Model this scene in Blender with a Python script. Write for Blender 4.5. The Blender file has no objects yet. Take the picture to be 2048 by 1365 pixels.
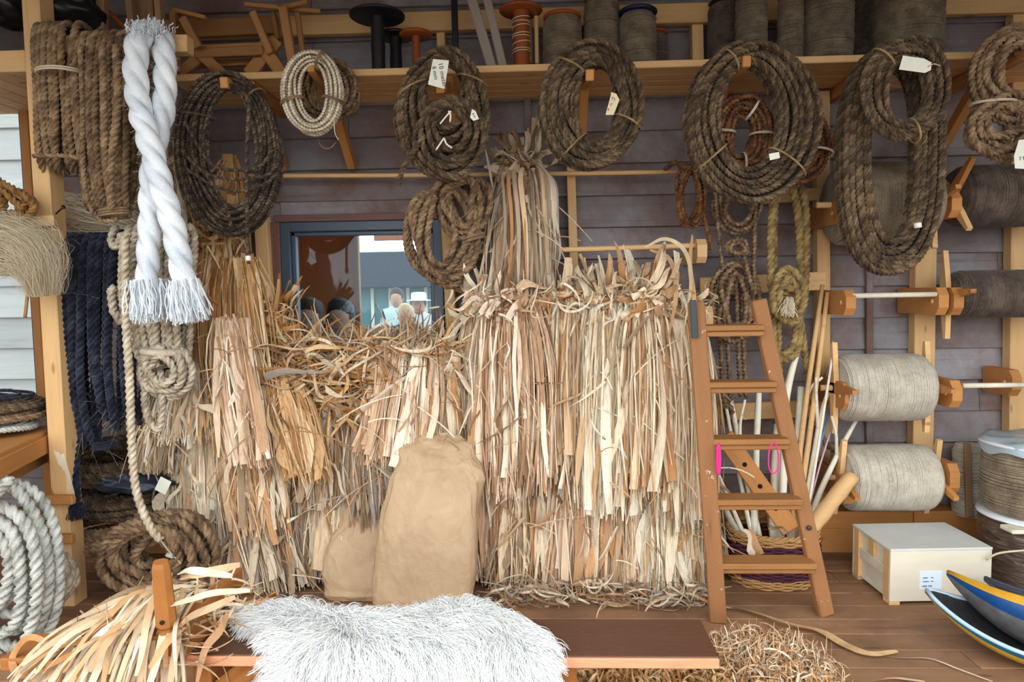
import bpy, math, random
import numpy as np
from mathutils import Vector, Matrix, noise as mnoise

# ---------------------------------------------------------------- camera, sky, exposure
SC = bpy.context.scene
COL = SC.collection
PI = math.pi
RES_X, RES_Y = 2048, 1365
FPX = 1365.0                                   # focal length in pixels (24 mm on a 36 mm sensor)
CAM_LOC = Vector((0.0, -4.0, 1.5))
YAW, PITCH, ROLL = math.radians(2.2), math.radians(4.0), math.radians(-0.9)
CAM_ROT = Matrix.Rotation(YAW, 4, 'Z') @ Matrix.Rotation(PI / 2 - PITCH, 4, 'X') @ Matrix.Rotation(ROLL, 4, 'Z')
cam_data = bpy.data.cameras.new('camera')
cam_data.sensor_width = 36.0
cam_data.lens = FPX / RES_X * 36.0
cam_data.clip_start = 0.05
cam_data.clip_end = 200
cam = bpy.data.objects.new('camera', cam_data)
cam.matrix_world = Matrix.Translation(CAM_LOC) @ CAM_ROT
COL.objects.link(cam)
SC.camera = cam

world = bpy.data.worlds.new('world')
SC.world = world
world.use_nodes = True
_bg = world.node_tree.nodes['Background']
_bg.inputs[0].default_value = (0.92, 0.965, 1.0, 1)
_bg.inputs[1].default_value = 2.3                # even overcast sky

SC.view_settings.view_transform = 'Standard'
SC.view_settings.look = 'None'
SC.view_settings.gamma = 1.0
SC.view_settings.use_curve_mapping = False
SC.view_settings.exposure = 0.72

rng = np.random.default_rng(7)
random.seed(7)

# ---------------------------------------------------------------- pixel <-> world
_R3 = CAM_ROT.to_3x3()
def ray(px, py):
    return (_R3 @ Vector(((px - RES_X / 2) / FPX, (RES_Y / 2 - py) / FPX, -1.0)))
def P(px, py, Y):
    d = ray(px, py)
    return CAM_LOC + d * ((Y - CAM_LOC.y) / d.y)
def G(px, py, z=0.0):
    d = ray(px, py)
    return CAM_LOC + d * ((z - CAM_LOC.z) / d.z)
def SCL(Y):
    return (Y - CAM_LOC.y) / FPX                  # metres per pixel, about

# ---------------------------------------------------------------- objects
ORG = {}
def tag(o, label=None, cat=None, group=None, kind=None):
    if label: o['label'] = label
    if cat: o['category'] = cat
    if group: o['group'] = group
    if kind: o['kind'] = kind
    return o
def thing(name, label, cat, loc=(0, 0, 0), group=None, kind=None):
    o = bpy.data.objects.new(name, None)
    o.empty_display_size = 0.05
    COL.objects.link(o)
    o.location = Vector(loc)
    ORG[o.name] = Vector(loc)
    return tag(o, label, cat, group, kind)
def link(name, me, mat, parent=None, M=None):
    """link mesh data; M is the world matrix of the object (default: identity at the parent's origin)"""
    o = bpy.data.objects.new(name, me)
    COL.objects.link(o)
    if mat is not None and len(me.materials) == 0:
        me.materials.append(mat)
    off = ORG[parent.name] if parent else Vector((0, 0, 0))
    if parent: o.parent = parent
    if M is None:
        ORG[o.name] = off.copy()
        o.location = (0, 0, 0)
    else:
        o.matrix_local = Matrix.Translation(-off) @ M
        ORG[o.name] = M.translation.copy()
    return o
def np_mesh(name, V, F, smooth=True):
    """V (n,3); F (m,k) with k 3 or 4, or a list of such arrays"""
    V = np.asarray(V, dtype=np.float32)
    Fs = F if isinstance(F, list) else [F]
    me = bpy.data.meshes.new(name)
    me.vertices.add(len(V))
    me.vertices.foreach_set('co', V.ravel())
    loops = np.concatenate([np.asarray(f, dtype=np.int32).ravel() for f in Fs])
    tot = np.concatenate([np.full(len(f), np.asarray(f).shape[1], dtype=np.int32) for f in Fs])
    start = np.concatenate([[0], np.cumsum(tot)[:-1]]).astype(np.int32)
    me.loops.add(len(loops))
    me.loops.foreach_set('vertex_index', loops)
    me.polygons.add(len(tot))
    me.polygons.foreach_set('loop_start', start)
    me.polygons.foreach_set('loop_total', tot)
    me.polygons.foreach_set('use_smooth', np.full(len(tot), smooth, dtype=bool))
    me.update(calc_edges=True)
    return me
def mesh_part(name, V, F, mat, parent=None, smooth=True):
    """world-space mesh hung under a parent (or standing alone with its origin at its base)"""
    V = np.asarray(V, dtype=np.float64)
    if parent is not None:
        o0 = ORG[parent.name]
        return link(name, np_mesh(name, V - np.array(o0), F, smooth), mat, parent)
    lo, hi = V.min(0), V.max(0)
    c = np.array([(lo[0] + hi[0]) / 2, (lo[1] + hi[1]) / 2, lo[2]])
    return link(name, np_mesh(name, V - c, F, smooth), mat, None, Matrix.Translation(Vector(c)))

# ---------------------------------------------------------------- shapes
_bb = {}
def bevel_box_data(sx, sy, sz, b):
    """chamfered box about the origin: 24 verts, 44 triangles"""
    V = []; idx = {}
    for ix in (-1, 1):
        for iy in (-1, 1):
            for iz in (-1, 1):
                for ax in range(3):
                    p = [ix * (sx / 2 - b), iy * (sy / 2 - b), iz * (sz / 2 - b)]
                    p[ax] = (ix, iy, iz)[ax] * (sx, sy, sz)[ax] / 2
                    idx[(ix, iy, iz, ax)] = len(V); V.append(p)
    Q = []; T = []
    for ax in range(3):
        o1, o2 = (ax + 1) % 3, (ax + 2) % 3
        for s in (-1, 1):
            q = []
            for a, c in ((-1, -1), (1, -1), (1, 1), (-1, 1)):
                k = [0, 0, 0]; k[ax] = s; k[o1] = a; k[o2] = c
                q.append(idx[(k[0], k[1], k[2], ax)])
            Q.append(q if s > 0 else q[::-1])
    for ax in range(3):                       # edges parallel to ax
        o1, o2 = (ax + 1) % 3, (ax + 2) % 3
        for a in (-1, 1):
            for c in (-1, 1):
                k0 = [0, 0, 0]; k1 = [0, 0, 0]
                k0[ax] = -1; k1[ax] = 1
                for k in (k0, k1): k[o1] = a; k[o2] = c
                q = [idx[(*k0, o1)], idx[(*k1, o1)], idx[(*k1, o2)], idx[(*k0, o2)]]
                Q.append(q if a * c < 0 else q[::-1])
    for ix in (-1, 1):
        for iy in (-1, 1):
            for iz in (-1, 1):
                t = [idx[(ix, iy, iz, 0)], idx[(ix, iy, iz, 1)], idx[(ix, iy, iz, 2)]]
                T.append(t if ix * iy * iz > 0 else t[::-1])
    return np.array(V), [np.array(Q), np.array(T)]
def box_mesh(sx, sy, sz, b=None):
    if b is None: b = min(sx, sy, sz) * 0.08
    b = min(b, min(sx, sy, sz) * 0.45)
    k = (round(sx, 4), round(sy, 4), round(sz, 4), round(b, 4))
    V, F = bevel_box_data(sx, sy, sz, b)
    return np_mesh('box', V, F, smooth=False)
def frame_matrix(a, b, up=(0, 0, 1)):
    a = Vector(a); b = Vector(b)
    x = (b - a).normalized(); u = Vector(up)
    z = (u - x * u.dot(x))
    if z.length < 1e-4: z = Vector((0, 1, 0)) - x * x.y
    z.normalize(); y = z.cross(x)
    M = Matrix((x, y, z)).transposed().to_4x4()
    M.translation = (a + b) / 2
    return M
def beam(name, a, b, w, h, mat, parent=None, up=(0, 0, 1), bev=0.004):
    """squared timber from a to b; w across (local y), h along up (local z); grain runs along local x"""
    L = (Vector(b) - Vector(a)).length
    me = box_mesh(L, w, h, min(bev, w * .3, h * .3))
    return link(name, me, mat, parent, frame_matrix(a, b, up))
def prism_beam(name, poly, axis_a, axis_b, n, thick, mat, parent=None, origin=(0, 0, 0)):
    """extrude a 2D outline (in axis_a, axis_b) by +-thick/2 along n"""
    o = Vector(origin); a = Vector(axis_a); b = Vector(axis_b); n = Vector(n)
    m = len(poly)
    V = [a * p[0] + b * p[1] + n * (thick / 2) for p in poly] + [a * p[0] + b * p[1] - n * (thick / 2) for p in poly]
    V = np.array([list(v) for v in V])
    F = [list(range(m)), list(range(2 * m - 1, m - 1, -1))]
    Q = [[(i + 1) % m, i, m + i, m + (i + 1) % m] for i in range(m)]
    me = np_mesh(name, V, [np.array([f]) for f in F] + [np.array(Q)], smooth=False)
    return link(name, me, mat, parent, Matrix.Translation(o))
def ring_grid(n, m, close=True, base=0):
    """quads for n rings of m verts"""
    i = np.arange(n - 1)[:, None]; j = np.arange(m if close else m - 1)[None, :]
    j2 = (j + 1) % m
    q = np.stack([i * m + j, i * m + j2, (i + 1) * m + j2, (i + 1) * m + j], -1)
    return q.reshape(-1, 4) + base
def lathe_data(profile, seg=32, center=(0, 0, 0), axis='Z'):
    """profile [(r, z)...] turned about an axis"""
    pr = np.array(profile, dtype=float)
    a = np.linspace(0, 2 * PI, seg, endpoint=False)
    c, s = np.cos(a), np.sin(a)
    X = pr[:, 0:1] * c; Y = pr[:, 0:1] * s; Z = np.repeat(pr[:, 1:2], seg, 1)
    if axis == 'Z': V = np.stack([X, Y, Z], -1)
    elif axis == 'X': V = np.stack([Z, X, Y], -1)
    else: V = np.stack([Y, Z, X], -1)
    return V.reshape(-1, 3) + np.array(center), ring_grid(len(pr), seg)
def tube_data(path, r, m=8, cap=True):
    """round tube along a path; r scalar or per-point"""
    p = np.asarray(path, float); n = len(p)
    T = np.gradient(p, axis=0); T /= np.linalg.norm(T, axis=1, keepdims=True) + 1e-12
    N, B = frames(T)
    r = np.broadcast_to(np.asarray(r, float), (n,))
    a = np.linspace(0, 2 * PI, m, endpoint=False)
    V = p[:, None] + (N[:, None] * np.cos(a)[None, :, None] + B[:, None] * np.sin(a)[None, :, None]) * r[:, None, None]
    V = V.reshape(-1, 3); F = [ring_grid(n, m)]
    if cap:
        V = np.vstack([V, p[0], p[-1]])
        j = np.arange(m); j2 = (j + 1) % m
        F.append(np.stack([np.full(m, n * m), j2, j], -1))
        F.append(np.stack([np.full(m, n * m + 1), (n - 1) * m + j, (n - 1) * m + j2], -1))
    return V, F
def frames(T):
    best = None
    for ref in ((0, 1, 0), (0, 0, 1), (1, 0, 0), (.5, .8, .33), (.3, -.6, .74)):
        ref = np.array(ref, float); ref /= np.linalg.norm(ref)
        k = np.linalg.norm(np.cross(T, ref), axis=1).min()
        if best is None or k > best[0] + .05: best = (k, ref)
    if best[0] > 0.12:
        N = best[1] - (T @ best[1])[:, None] * T
        N /= np.linalg.norm(N, axis=1, keepdims=True)
    else:
        N = np.zeros_like(T); v = np.array([.31, .77, .55]); 
        for i in range(len(T)):
            v = v - v.dot(T[i]) * T[i]; v /= np.linalg.norm(v) + 1e-12
            N[i] = v
    return N, np.cross(T, N)
def join(parts):
    Vs, Fs, b = [], [], 0
    for V, F in parts:
        V = np.asarray(V)
        for f in (F if isinstance(F, list) else [F]):
            Fs.append(np.asarray(f) + b)
        Vs.append(V); b += len(V)
    by = {}
    for f in Fs: by.setdefault(f.shape[1], []).append(f)
    return np.vstack(Vs), [np.vstack(v) for v in by.values()]
def catmull(pts, n=12, closed=False):
    p = np.asarray(pts, float)
    if closed: q = np.vstack([p[-1], p, p[0], p[1]])
    else: q = np.vstack([2 * p[0] - p[1], p, 2 * p[-1] - p[-2]])
    out = []
    t = np.linspace(0, 1, n, endpoint=False)[:, None]
    for i in range(1, len(q) - 2):
        a, b, c, d = q[i - 1], q[i], q[i + 1], q[i + 2]
        out.append(.5 * (2 * b + (c - a) * t + (2 * a - 5 * b + 4 * c - d) * t ** 2 + (3 * b - a - 3 * c + d) * t ** 3))
    out = np.vstack(out)
    return out if closed else np.vstack([out, q[-2]])
def resample(p, ds):
    d = np.linalg.norm(np.diff(p, axis=0), axis=1); s = np.concatenate([[0], np.cumsum(d)])
    n = max(4, int(s[-1] / ds) + 1)
    t = np.linspace(0, s[-1], n)
    return np.stack([np.interp(t, s, p[:, k]) for k in range(3)], 1), t
def strand_tone(n, m):
    """strands tinted lighter, plain and darker, painting the highlight and shadow of the twist"""
    a = np.arange(m) * 3.0 / m
    tone = np.where(np.floor(a + .5) % 3 == 0, .10, np.where(np.floor(a + .5) % 3 == 1, 0.0, -.10))
    return np.concatenate([np.tile(tone, n), [0, 0]]).astype(np.float32)
def rope_data(path, r, lay=None, m=12, step=.47, hand=1, deep=.46, rfun=None):
    """three-strand laid rope along a path"""
    lay = lay or 4.3 * r
    p, s = resample(np.asarray(path, float), step * r)
    T = np.gradient(p, axis=0); T /= np.linalg.norm(T, axis=1, keepdims=True) + 1e-12
    N, B = frames(T)
    a = np.linspace(0, 2 * PI, m, endpoint=False)
    rad = r * (1 - deep * (1 - np.abs(np.cos(1.5 * a))))
    ph = hand * 2 * PI * s / lay
    A = a[None] + ph[:, None]
    sc = 1.0 if rfun is None else rfun(s / s[-1])[:, None]
    R = rad[None] * sc * np.ones((len(s), 1))
    V = p[:, None] + N[:, None] * (np.cos(A) * R)[..., None] + B[:, None] * (np.sin(A) * R)[..., None]
    n = len(s); V = V.reshape(-1, 3); F = [ring_grid(n, m)]
    V = np.vstack([V, p[0], p[-1]])
    j = np.arange(m); j2 = (j + 1) % m
    F.append(np.stack([np.full(m, n * m), j2, j], -1)); F.append(np.stack([np.full(m, n * m + 1), (n - 1) * m + j, (n - 1) * m + j2], -1))
    return V, F
def ribbons(Pts, W, A0, A1, facing=None):
    """many flat strips at once. Pts (N,K,3), W (N,K) half widths, A0/A1 (N,) angle of the strip's face at its ends"""
    N, K, _ = Pts.shape
    T = np.gradient(Pts, axis=1); T /= np.linalg.norm(T, axis=2, keepdims=True) + 1e-9
    ref = np.array([0, -1.0, 0]) if facing is None else np.array(facing, float)
    S = np.cross(T, ref); S /= np.linalg.norm(S, axis=2, keepdims=True) + 1e-9
    D = np.cross(S, T)
    A = A0[:, None] + (A1 - A0)[:, None] * np.linspace(0, 1, K)[None]
    side = S * np.cos(A)[..., None] + D * np.sin(A)[..., None]
    L = Pts - side * W[..., None]; R = Pts + side * W[..., None]
    V = np.stack([L, R], 2).reshape(-1, 3)
    n = np.arange(N)[:, None] * (2 * K); k = np.arange(K - 1)[None] * 2
    b = n + k
    F = np.stack([b, b + 1, b + 3, b + 2], -1).reshape(-1, 4)
    return V, F

# ---------------------------------------------------------------- materials
MAT = {}
def nodes_of(name):
    m = bpy.data.materials.new(name); m.use_nodes = True
    nt = m.node_tree; b = nt.nodes['Principled BSDF']
    MAT[name] = m
    return m, nt, b
def N(nt, t, **kw):
    n = nt.nodes.new(t)
    for k, v in kw.items():
        if k.startswith('i_'): n.inputs[k[2:].replace('_', ' ')].default_value = v
        else: setattr(n, k, v)
    return n
def ramp(nt, fac, stops, interp='LINEAR'):
    r = nt.nodes.new('ShaderNodeValToRGB'); e = r.color_ramp.elements
    r.color_ramp.interpolation = interp
    while len(e) > 1: e.remove(e[-1])
    for i, (p, c) in enumerate(stops):
        x = e[0] if i == 0 else e.new(p)
        x.position = p; x.color = (*c, 1)
    nt.links.new(fac, r.inputs[0])
    return r
def rgb(r, g, b):
    f = lambda c: (c / 255) / 12.92 if c / 255 <= .04045 else ((c / 255 + .055) / 1.055) ** 2.4
    return (f(r), f(g), f(b))
def mul(c, k): return tuple(min(1, x * k) for x in c)
def wood(name, base, dark, scale=(1.2, 14, 14), rough=.62, var=.25, knots=0.0, bump=.15, coord='Object', wear=None, spec=.3):
    m, nt, b = nodes_of(name)
    tc = N(nt, 'ShaderNodeTexCoord'); oi = N(nt, 'ShaderNodeObjectInfo')
    ad = N(nt, 'ShaderNodeVectorMath', operation='MULTIPLY_ADD')
    cb = N(nt, 'ShaderNodeCombineXYZ')
    for k in range(3): nt.links.new(oi.outputs['Random'], cb.inputs[k])
    ad.inputs[1].default_value = (37.0, 53.0, 71.0)
    nt.links.new(cb.outputs[0], ad.inputs[0]); nt.links.new(tc.outputs[coord], ad.inputs[2])
    mp = N(nt, 'ShaderNodeMapping'); mp.inputs['Scale'].default_value = scale
    nt.links.new(ad.outputs[0], mp.inputs[0])
    n1 = N(nt, 'ShaderNodeTexNoise', i_Scale=1.6, i_Detail=6.0, i_Roughness=.62, i_Distortion=.35)
    n2 = N(nt, 'ShaderNodeTexNoise', i_Scale=6.0, i_Detail=4.0, i_Roughness=.7)
    nt.links.new(mp.outputs[0], n1.inputs[0]); nt.links.new(mp.outputs[0], n2.inputs[0])
    wv = N(nt, 'ShaderNodeMath', operation='MULTIPLY_ADD'); wv.inputs[1].default_value = .45
    nt.links.new(n2.outputs[0], wv.inputs[0]); nt.links.new(n1.outputs[0], wv.inputs[2])
    rp = ramp(nt, wv.outputs[0], [(.38, dark), (.62, mul(base, .92)), (.85, base), (1.0, mul(base, 1.12))])
    hs = N(nt, 'ShaderNodeHueSaturation')
    mr = N(nt, 'ShaderNodeMapRange'); mr.inputs['To Min'].default_value = 1 - var; mr.inputs['To Max'].default_value = 1 + var
    nt.links.new(oi.outputs['Random'], mr.inputs[0]); nt.links.new(mr.outputs[0], hs.inputs['Value'])
    nt.links.new(rp.outputs[0], hs.inputs['Color'])
    col = hs.outputs[0]
    if knots:
        mp2 = N(nt, 'ShaderNodeMapping'); mp2.inputs['Scale'].default_value = (3.0, 9, 9)
        nt.links.new(ad.outputs[0], mp2.inputs[0])
        vo = N(nt, 'ShaderNodeTexVoronoi', i_Scale=1.0)
        nt.links.new(mp2.outputs[0], vo.inputs[0])
        kr = ramp(nt, vo.outputs['Distance'], [(0.0, (1, 1, 1)), (.08, (.9, .9, .9)), (.13, (0, 0, 0))])
        mx = N(nt, 'ShaderNodeMixRGB'); mx.inputs[2].default_value = (*mul(dark, .45), 1)
        ml = N(nt, 'ShaderNodeMath', operation='MULTIPLY'); ml.inputs[1].default_value = knots
        nt.links.new(kr.outputs[0], ml.inputs[0]); nt.links.new(ml.outputs[0], mx.inputs[0]); nt.links.new(col, mx.inputs[1])
        col = mx.outputs[0]
    if wear:
        wcol, wsc, lo, hi = wear
        n3 = N(nt, 'ShaderNodeTexNoise', i_Scale=wsc, i_Detail=8.0, i_Roughness=.7)
        nt.links.new(ad.outputs[0], n3.inputs[0])
        wr = ramp(nt, n3.outputs[0], [(lo, (0, 0, 0)), (hi, (1, 1, 1))])
        mx = N(nt, 'ShaderNodeMixRGB'); mx.inputs[2].default_value = (*wcol, 1)
        nt.links.new(wr.outputs[0], mx.inputs[0]); nt.links.new(col, mx.inputs[1]); col = mx.outputs[0]
    nt.links.new(col, b.inputs['Base Color'])
    b.inputs['Roughness'].default_value = rough
    b.inputs['Specular IOR Level'].default_value = spec
    bp = N(nt, 'ShaderNodeBump', i_Strength=bump, i_Distance=.01)
    nt.links.new(wv.outputs[0], bp.inputs['Height']); nt.links.new(bp.outputs[0], b.inputs['Normal'])
    return m
def plain(name, col, rough=.6, metal=0.0, spec=.4, noise=0.0, nscale=20, bump=0.0, coat=0.0):
    m, nt, b = nodes_of(name)
    b.inputs['Base Color'].default_value = (*col, 1); b.inputs['Roughness'].default_value = rough
    b.inputs['Metallic'].default_value = metal; b.inputs['Specular IOR Level'].default_value = spec
    b.inputs['Coat Weight'].default_value = coat
    if noise or bump:
        tc = N(nt, 'ShaderNodeTexCoord')
        n1 = N(nt, 'ShaderNodeTexNoise', i_Scale=nscale, i_Detail=6.0, i_Roughness=.65)
        nt.links.new(tc.outputs['Object'], n1.inputs[0])
        rp = ramp(nt, n1.outputs[0], [(.3, mul(col, 1 - noise)), (.7, mul(col, 1 + noise))])
        nt.links.new(rp.outputs[0], b.inputs['Base Color'])
        if bump:
            bp = N(nt, 'ShaderNodeBump', i_Strength=bump, i_Distance=.01)
            nt.links.new(n1.outputs[0], bp.inputs['Height']); nt.links.new(bp.outputs[0], b.inputs['Normal'])
    return m
def fibre_mat(name, a, b_, c, scale=9, fine=170, rough=.85, bump=.25):
    """laid rope or yarn: three tones mixed patchily plus a hairy fine grain"""
    m, nt, b = nodes_of(name)
    tc = N(nt, 'ShaderNodeTexCoord')
    n1 = N(nt, 'ShaderNodeTexNoise', i_Scale=scale, i_Detail=5.0, i_Roughness=.6)
    n2 = N(nt, 'ShaderNodeTexNoise', i_Scale=fine, i_Detail=3.0, i_Roughness=.6)
    nt.links.new(tc.outputs['Object'], n1.inputs[0]); nt.links.new(tc.outputs['Object'], n2.inputs[0])
    at = N(nt, 'ShaderNodeAttribute', attribute_name='strand')  # strand tint carries painted highlight and shadow
    md = N(nt, 'ShaderNodeMath', operation='MULTIPLY_ADD'); md.inputs[1].default_value = .8
    nt.links.new(n2.outputs[0], md.inputs[0])
    sb = N(nt, 'ShaderNodeMath', operation='SUBTRACT'); sb.inputs[1].default_value = .4
    nt.links.new(n1.outputs[0], sb.inputs[0]); nt.links.new(sb.outputs[0], md.inputs[2])
    sm = N(nt, 'ShaderNodeMath', operation='ADD'); nt.links.new(md.outputs[0], sm.inputs[0]); nt.links.new(at.outputs['Fac'], sm.inputs[1])
    rp = ramp(nt, sm.outputs[0], [(.22, a), (.5, b_), (.80, c)])
    nt.links.new(rp.outputs[0], b.inputs['Base Color'])
    b.inputs['Roughness'].default_value = rough; b.inputs['Specular IOR Level'].default_value = .15
    b.inputs['Sheen Weight'].default_value = .15
    bp = N(nt, 'ShaderNodeBump', i_Strength=bump, i_Distance=.004)
    nt.links.new(n2.outputs[0], bp.inputs['Height']); nt.links.new(bp.outputs[0], b.inputs['Normal'])
    return m
def husk_mat(name, cols, per_object, dark=.72, streak=(70, 70, 3)):
    m, nt, b = nodes_of(name)
    tc = N(nt, 'ShaderNodeTexCoord')
    if per_object:
        oi = N(nt, 'ShaderNodeObjectInfo'); f = oi.outputs['Random']
    else:
        ge = N(nt, 'ShaderNodeNewGeometry'); f = ge.outputs['Random Per Island']
    n = len(cols)
    rp = ramp(nt, f, [(i / n, c) for i, c in enumerate(cols)], 'CONSTANT' if n > 6 else 'LINEAR')
    mp = N(nt, 'ShaderNodeMapping'); mp.inputs['Scale'].default_value = streak
    nt.links.new(tc.outputs['Object'], mp.inputs[0])
    cb = N(nt, 'ShaderNodeCombineXYZ'); nt.links.new(f, cb.inputs[0]); nt.links.new(f, cb.inputs[2])
    sc = N(nt, 'ShaderNodeVectorMath', operation='SCALE'); sc.inputs['Scale'].default_value = 91.0
    nt.links.new(cb.outputs[0], sc.inputs[0])
    ad = N(nt, 'ShaderNodeVectorMath', operation='ADD')
    nt.links.new(mp.outputs[0], ad.inputs[0]); nt.links.new(sc.outputs[0], ad.inputs[1])
    n1 = N(nt, 'ShaderNodeTexNoise', i_Scale=1.0, i_Detail=5.0, i_Roughness=.65)
    nt.links.new(ad.outputs[0], n1.inputs[0])
    sr = ramp(nt, n1.outputs[0], [(.3, (dark, dark * .96, dark * .90)), (.55, (1, 1, 1)), (.8, (1.0, .97, .92))])
    mx = N(nt, 'ShaderNodeMixRGB', blend_type='MULTIPLY'); mx.inputs[0].default_value = 1.0
    nt.links.new(rp.outputs[0], mx.inputs[1]); nt.links.new(sr.outputs[0], mx.inputs[2])
    nt.links.new(mx.outputs[0], b.inputs['Base Color'])
    b.inputs['Roughness'].default_value = .55; b.inputs['Specular IOR Level'].default_value = .25
    bp = N(nt, 'ShaderNodeBump', i_Strength=.35, i_Distance=.005)
    nt.links.new(n1.outputs[0], bp.inputs['Height']); nt.links.new(bp.outputs[0], b.inputs['Normal'])
    return m

PINE = wood('pine', rgb(226, 182, 126), rgb(180, 130, 78), knots=.7, var=.12)
PINE_O = wood('pine_amber', rgb(190, 130, 72), rgb(132, 82, 40), knots=.5, var=.15)
PINE_D = wood('pine_dark', rgb(170, 120, 70), rgb(110, 72, 38), knots=.4, var=.22)
OLDWOOD = wood('old_wood', rgb(150, 116, 84), rgb(92, 66, 46), var=.2)
SIDING = wood('siding', rgb(150, 147, 150), rgb(72, 60, 58), scale=(.6, 16, 16), rough=.7, var=.22, bump=.5,
              wear=(rgb(116, 90, 80), 1.5, .38, .62))
FLOORW = wood('floor_wood', rgb(160, 120, 88), rgb(92, 64, 44), scale=(.9, 10, 10), rough=.6, var=.16, knots=.5,
              wear=(rgb(104, 78, 62), 2.2, .45, .75))
LADDERW = wood('ladder_wood', rgb(150, 102, 62), rgb(88, 54, 30), var=.08, wear=(rgb(236, 228, 216), 26, .64, .68))
LADDERT = wood('tread_wood', rgb(158, 108, 60), rgb(100, 62, 32), var=.08, wear=(rgb(96, 80, 74), 16, .60, .72))
BENCHT = wood('bench_top', rgb(96, 62, 46), rgb(34, 20, 18), scale=(1.0, 16, 16), rough=.45, var=.05, knots=.7, bump=.4, wear=(rgb(128, 98, 80), 22, .60, .78))
BENCHE = wood('bench_orange', rgb(158, 100, 48), rgb(104, 58, 26), var=.1)
PLY = wood('pale_ply', rgb(226, 216, 194), rgb(200, 186, 160), scale=(1, 4, 4), var=.05, bump=.05)
REDPLY = wood('red_ply', rgb(196, 112, 66), rgb(110, 54, 32), scale=(6, 6, .8), var=.1, coord='Object')
PEELED = wood('peeled_stick', rgb(240, 231, 208), rgb(206, 188, 150), scale=(8, 8, 8), var=.12, bump=.1)
REDWOOD = wood('red_turned', rgb(150, 74, 32), rgb(84, 36, 16), scale=(9, 9, 2), var=.1, rough=.4)
ROPE_DK = fibre_mat('rope_dark', rgb(44, 32, 22), rgb(86, 67, 46), rgb(138, 114, 84))
ROPE_DK2 = fibre_mat('rope_tarred', rgb(34, 26, 20), rgb(72, 56, 42), rgb(132, 112, 88))
ROPE_BR = fibre_mat('rope_brown', rgb(74, 54, 36), rgb(128, 100, 72), rgb(172, 144, 108))
ROPE_RED = fibre_mat('rope_rust', rgb(70, 38, 20), rgb(122, 76, 42), rgb(164, 112, 66))
ROPE_YE = fibre_mat('rope_straw', rgb(96, 76, 42), rgb(150, 124, 76), rgb(190, 164, 110))
ROPE_BE = fibre_mat('rope_beige', rgb(132, 116, 94), rgb(182, 166, 142), rgb(214, 202, 180))
ROPE_CR = fibre_mat('rope_cream', rgb(166, 146, 118), rgb(208, 190, 162), rgb(232, 220, 198))
ROPE_WH = fibre_mat('rope_white', rgb(196, 204, 212), rgb(226, 232, 236), rgb(246, 248, 248), fine=220)
ROPE_GY = fibre_mat('rope_grey', rgb(136, 136, 126), rgb(190, 190, 180), rgb(220, 220, 210))
ROPE_NV = fibre_mat('rope_navy', rgb(14, 16, 24), rgb(30, 34, 48), rgb(64, 68, 84))
TWINE_G = fibre_mat('twine_greige', rgb(166, 157, 140), rgb(190, 181, 163), rgb(210, 202, 187), scale=14, fine=90, bump=.2)
TWINE_B = fibre_mat('twine_brown', rgb(92, 78, 62), rgb(140, 122, 98), rgb(172, 154, 128), scale=14)
TWINE_S = fibre_mat('twine_shelf_shaded', rgb(70, 58, 46), rgb(112, 96, 76), rgb(144, 128, 104), scale=14)  # darker copy of the brown twine, the dim shelf's shade in its colour
TWINE_D = fibre_mat('twine_dark', rgb(52, 42, 36), rgb(90, 76, 66), rgb(120, 104, 90), scale=14)
STRING = plain('string', rgb(206, 190, 160), .8)
STRING_W = plain('string_white', rgb(236, 232, 222), .8)
PAPER_W = plain('tag_paper', rgb(226, 224, 208), .7, noise=.05, nscale=30)
INK = plain('ink', rgb(30, 30, 36), .6)
INK_R = plain('ink_red', rgb(196, 60, 56), .6)
INK_B = plain('ink_grey_blue', rgb(104, 130, 160), .6)
BLACKP = plain('black_plastic', rgb(22, 22, 26), .35, spec=.5)
BLACKW = plain('black_wood', rgb(26, 24, 28), .4, noise=.3)
FRAME_M = plain('window_frame_grey', rgb(70, 84, 98), .45, spec=.5)
PALE = [rgb(216, 182, 143), rgb(243, 224, 193), rgb(191, 149, 110), rgb(226, 191, 151), rgb(203, 151, 101), rgb(224, 205, 176), rgb(203, 168, 132), rgb(189, 134, 82), rgb(236, 211, 176), rgb(162, 137, 107)]
GOLD = [rgb(199, 153, 100), rgb(220, 182, 132), rgb(176, 125, 73), rgb(209, 172, 125), rgb(184, 127, 67), rgb(228, 199, 155), rgb(157, 111, 67), rgb(207, 161, 111)]
GREY = [rgb(192, 167, 136), rgb(163, 138, 111), rgb(207, 186, 157), rgb(150, 119, 87), rgb(199, 180, 155), rgb(178, 134, 92), rgb(159, 146, 132), rgb(216, 197, 169)]
CREAM = [rgb(230, 210, 177), rgb(246, 232, 205), rgb(216, 189, 152), rgb(238, 218, 187), rgb(205, 170, 129), rgb(224, 214, 191), rgb(193, 152, 107)]
ROSE = [rgb(220, 184, 149), rgb(243, 218, 189), rgb(197, 155, 118), rgb(228, 199, 168), rgb(191, 145, 103), rgb(246, 230, 205), rgb(162, 124, 91)]
HUSK = {}
for _k, _c in (('pale', PALE), ('gold', GOLD), ('grey', GREY), ('cream', CREAM), ('rose', ROSE)):
    HUSK[_k] = (husk_mat('husk_leaf_' + _k, _c, True, dark=.60, streak=(9, 9, 2.2)), husk_mat('husk_fibre_' + _k, _c, False, dark=.55))

# ================================================================ the setting
XL, XR = -3.7, 3.9
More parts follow.
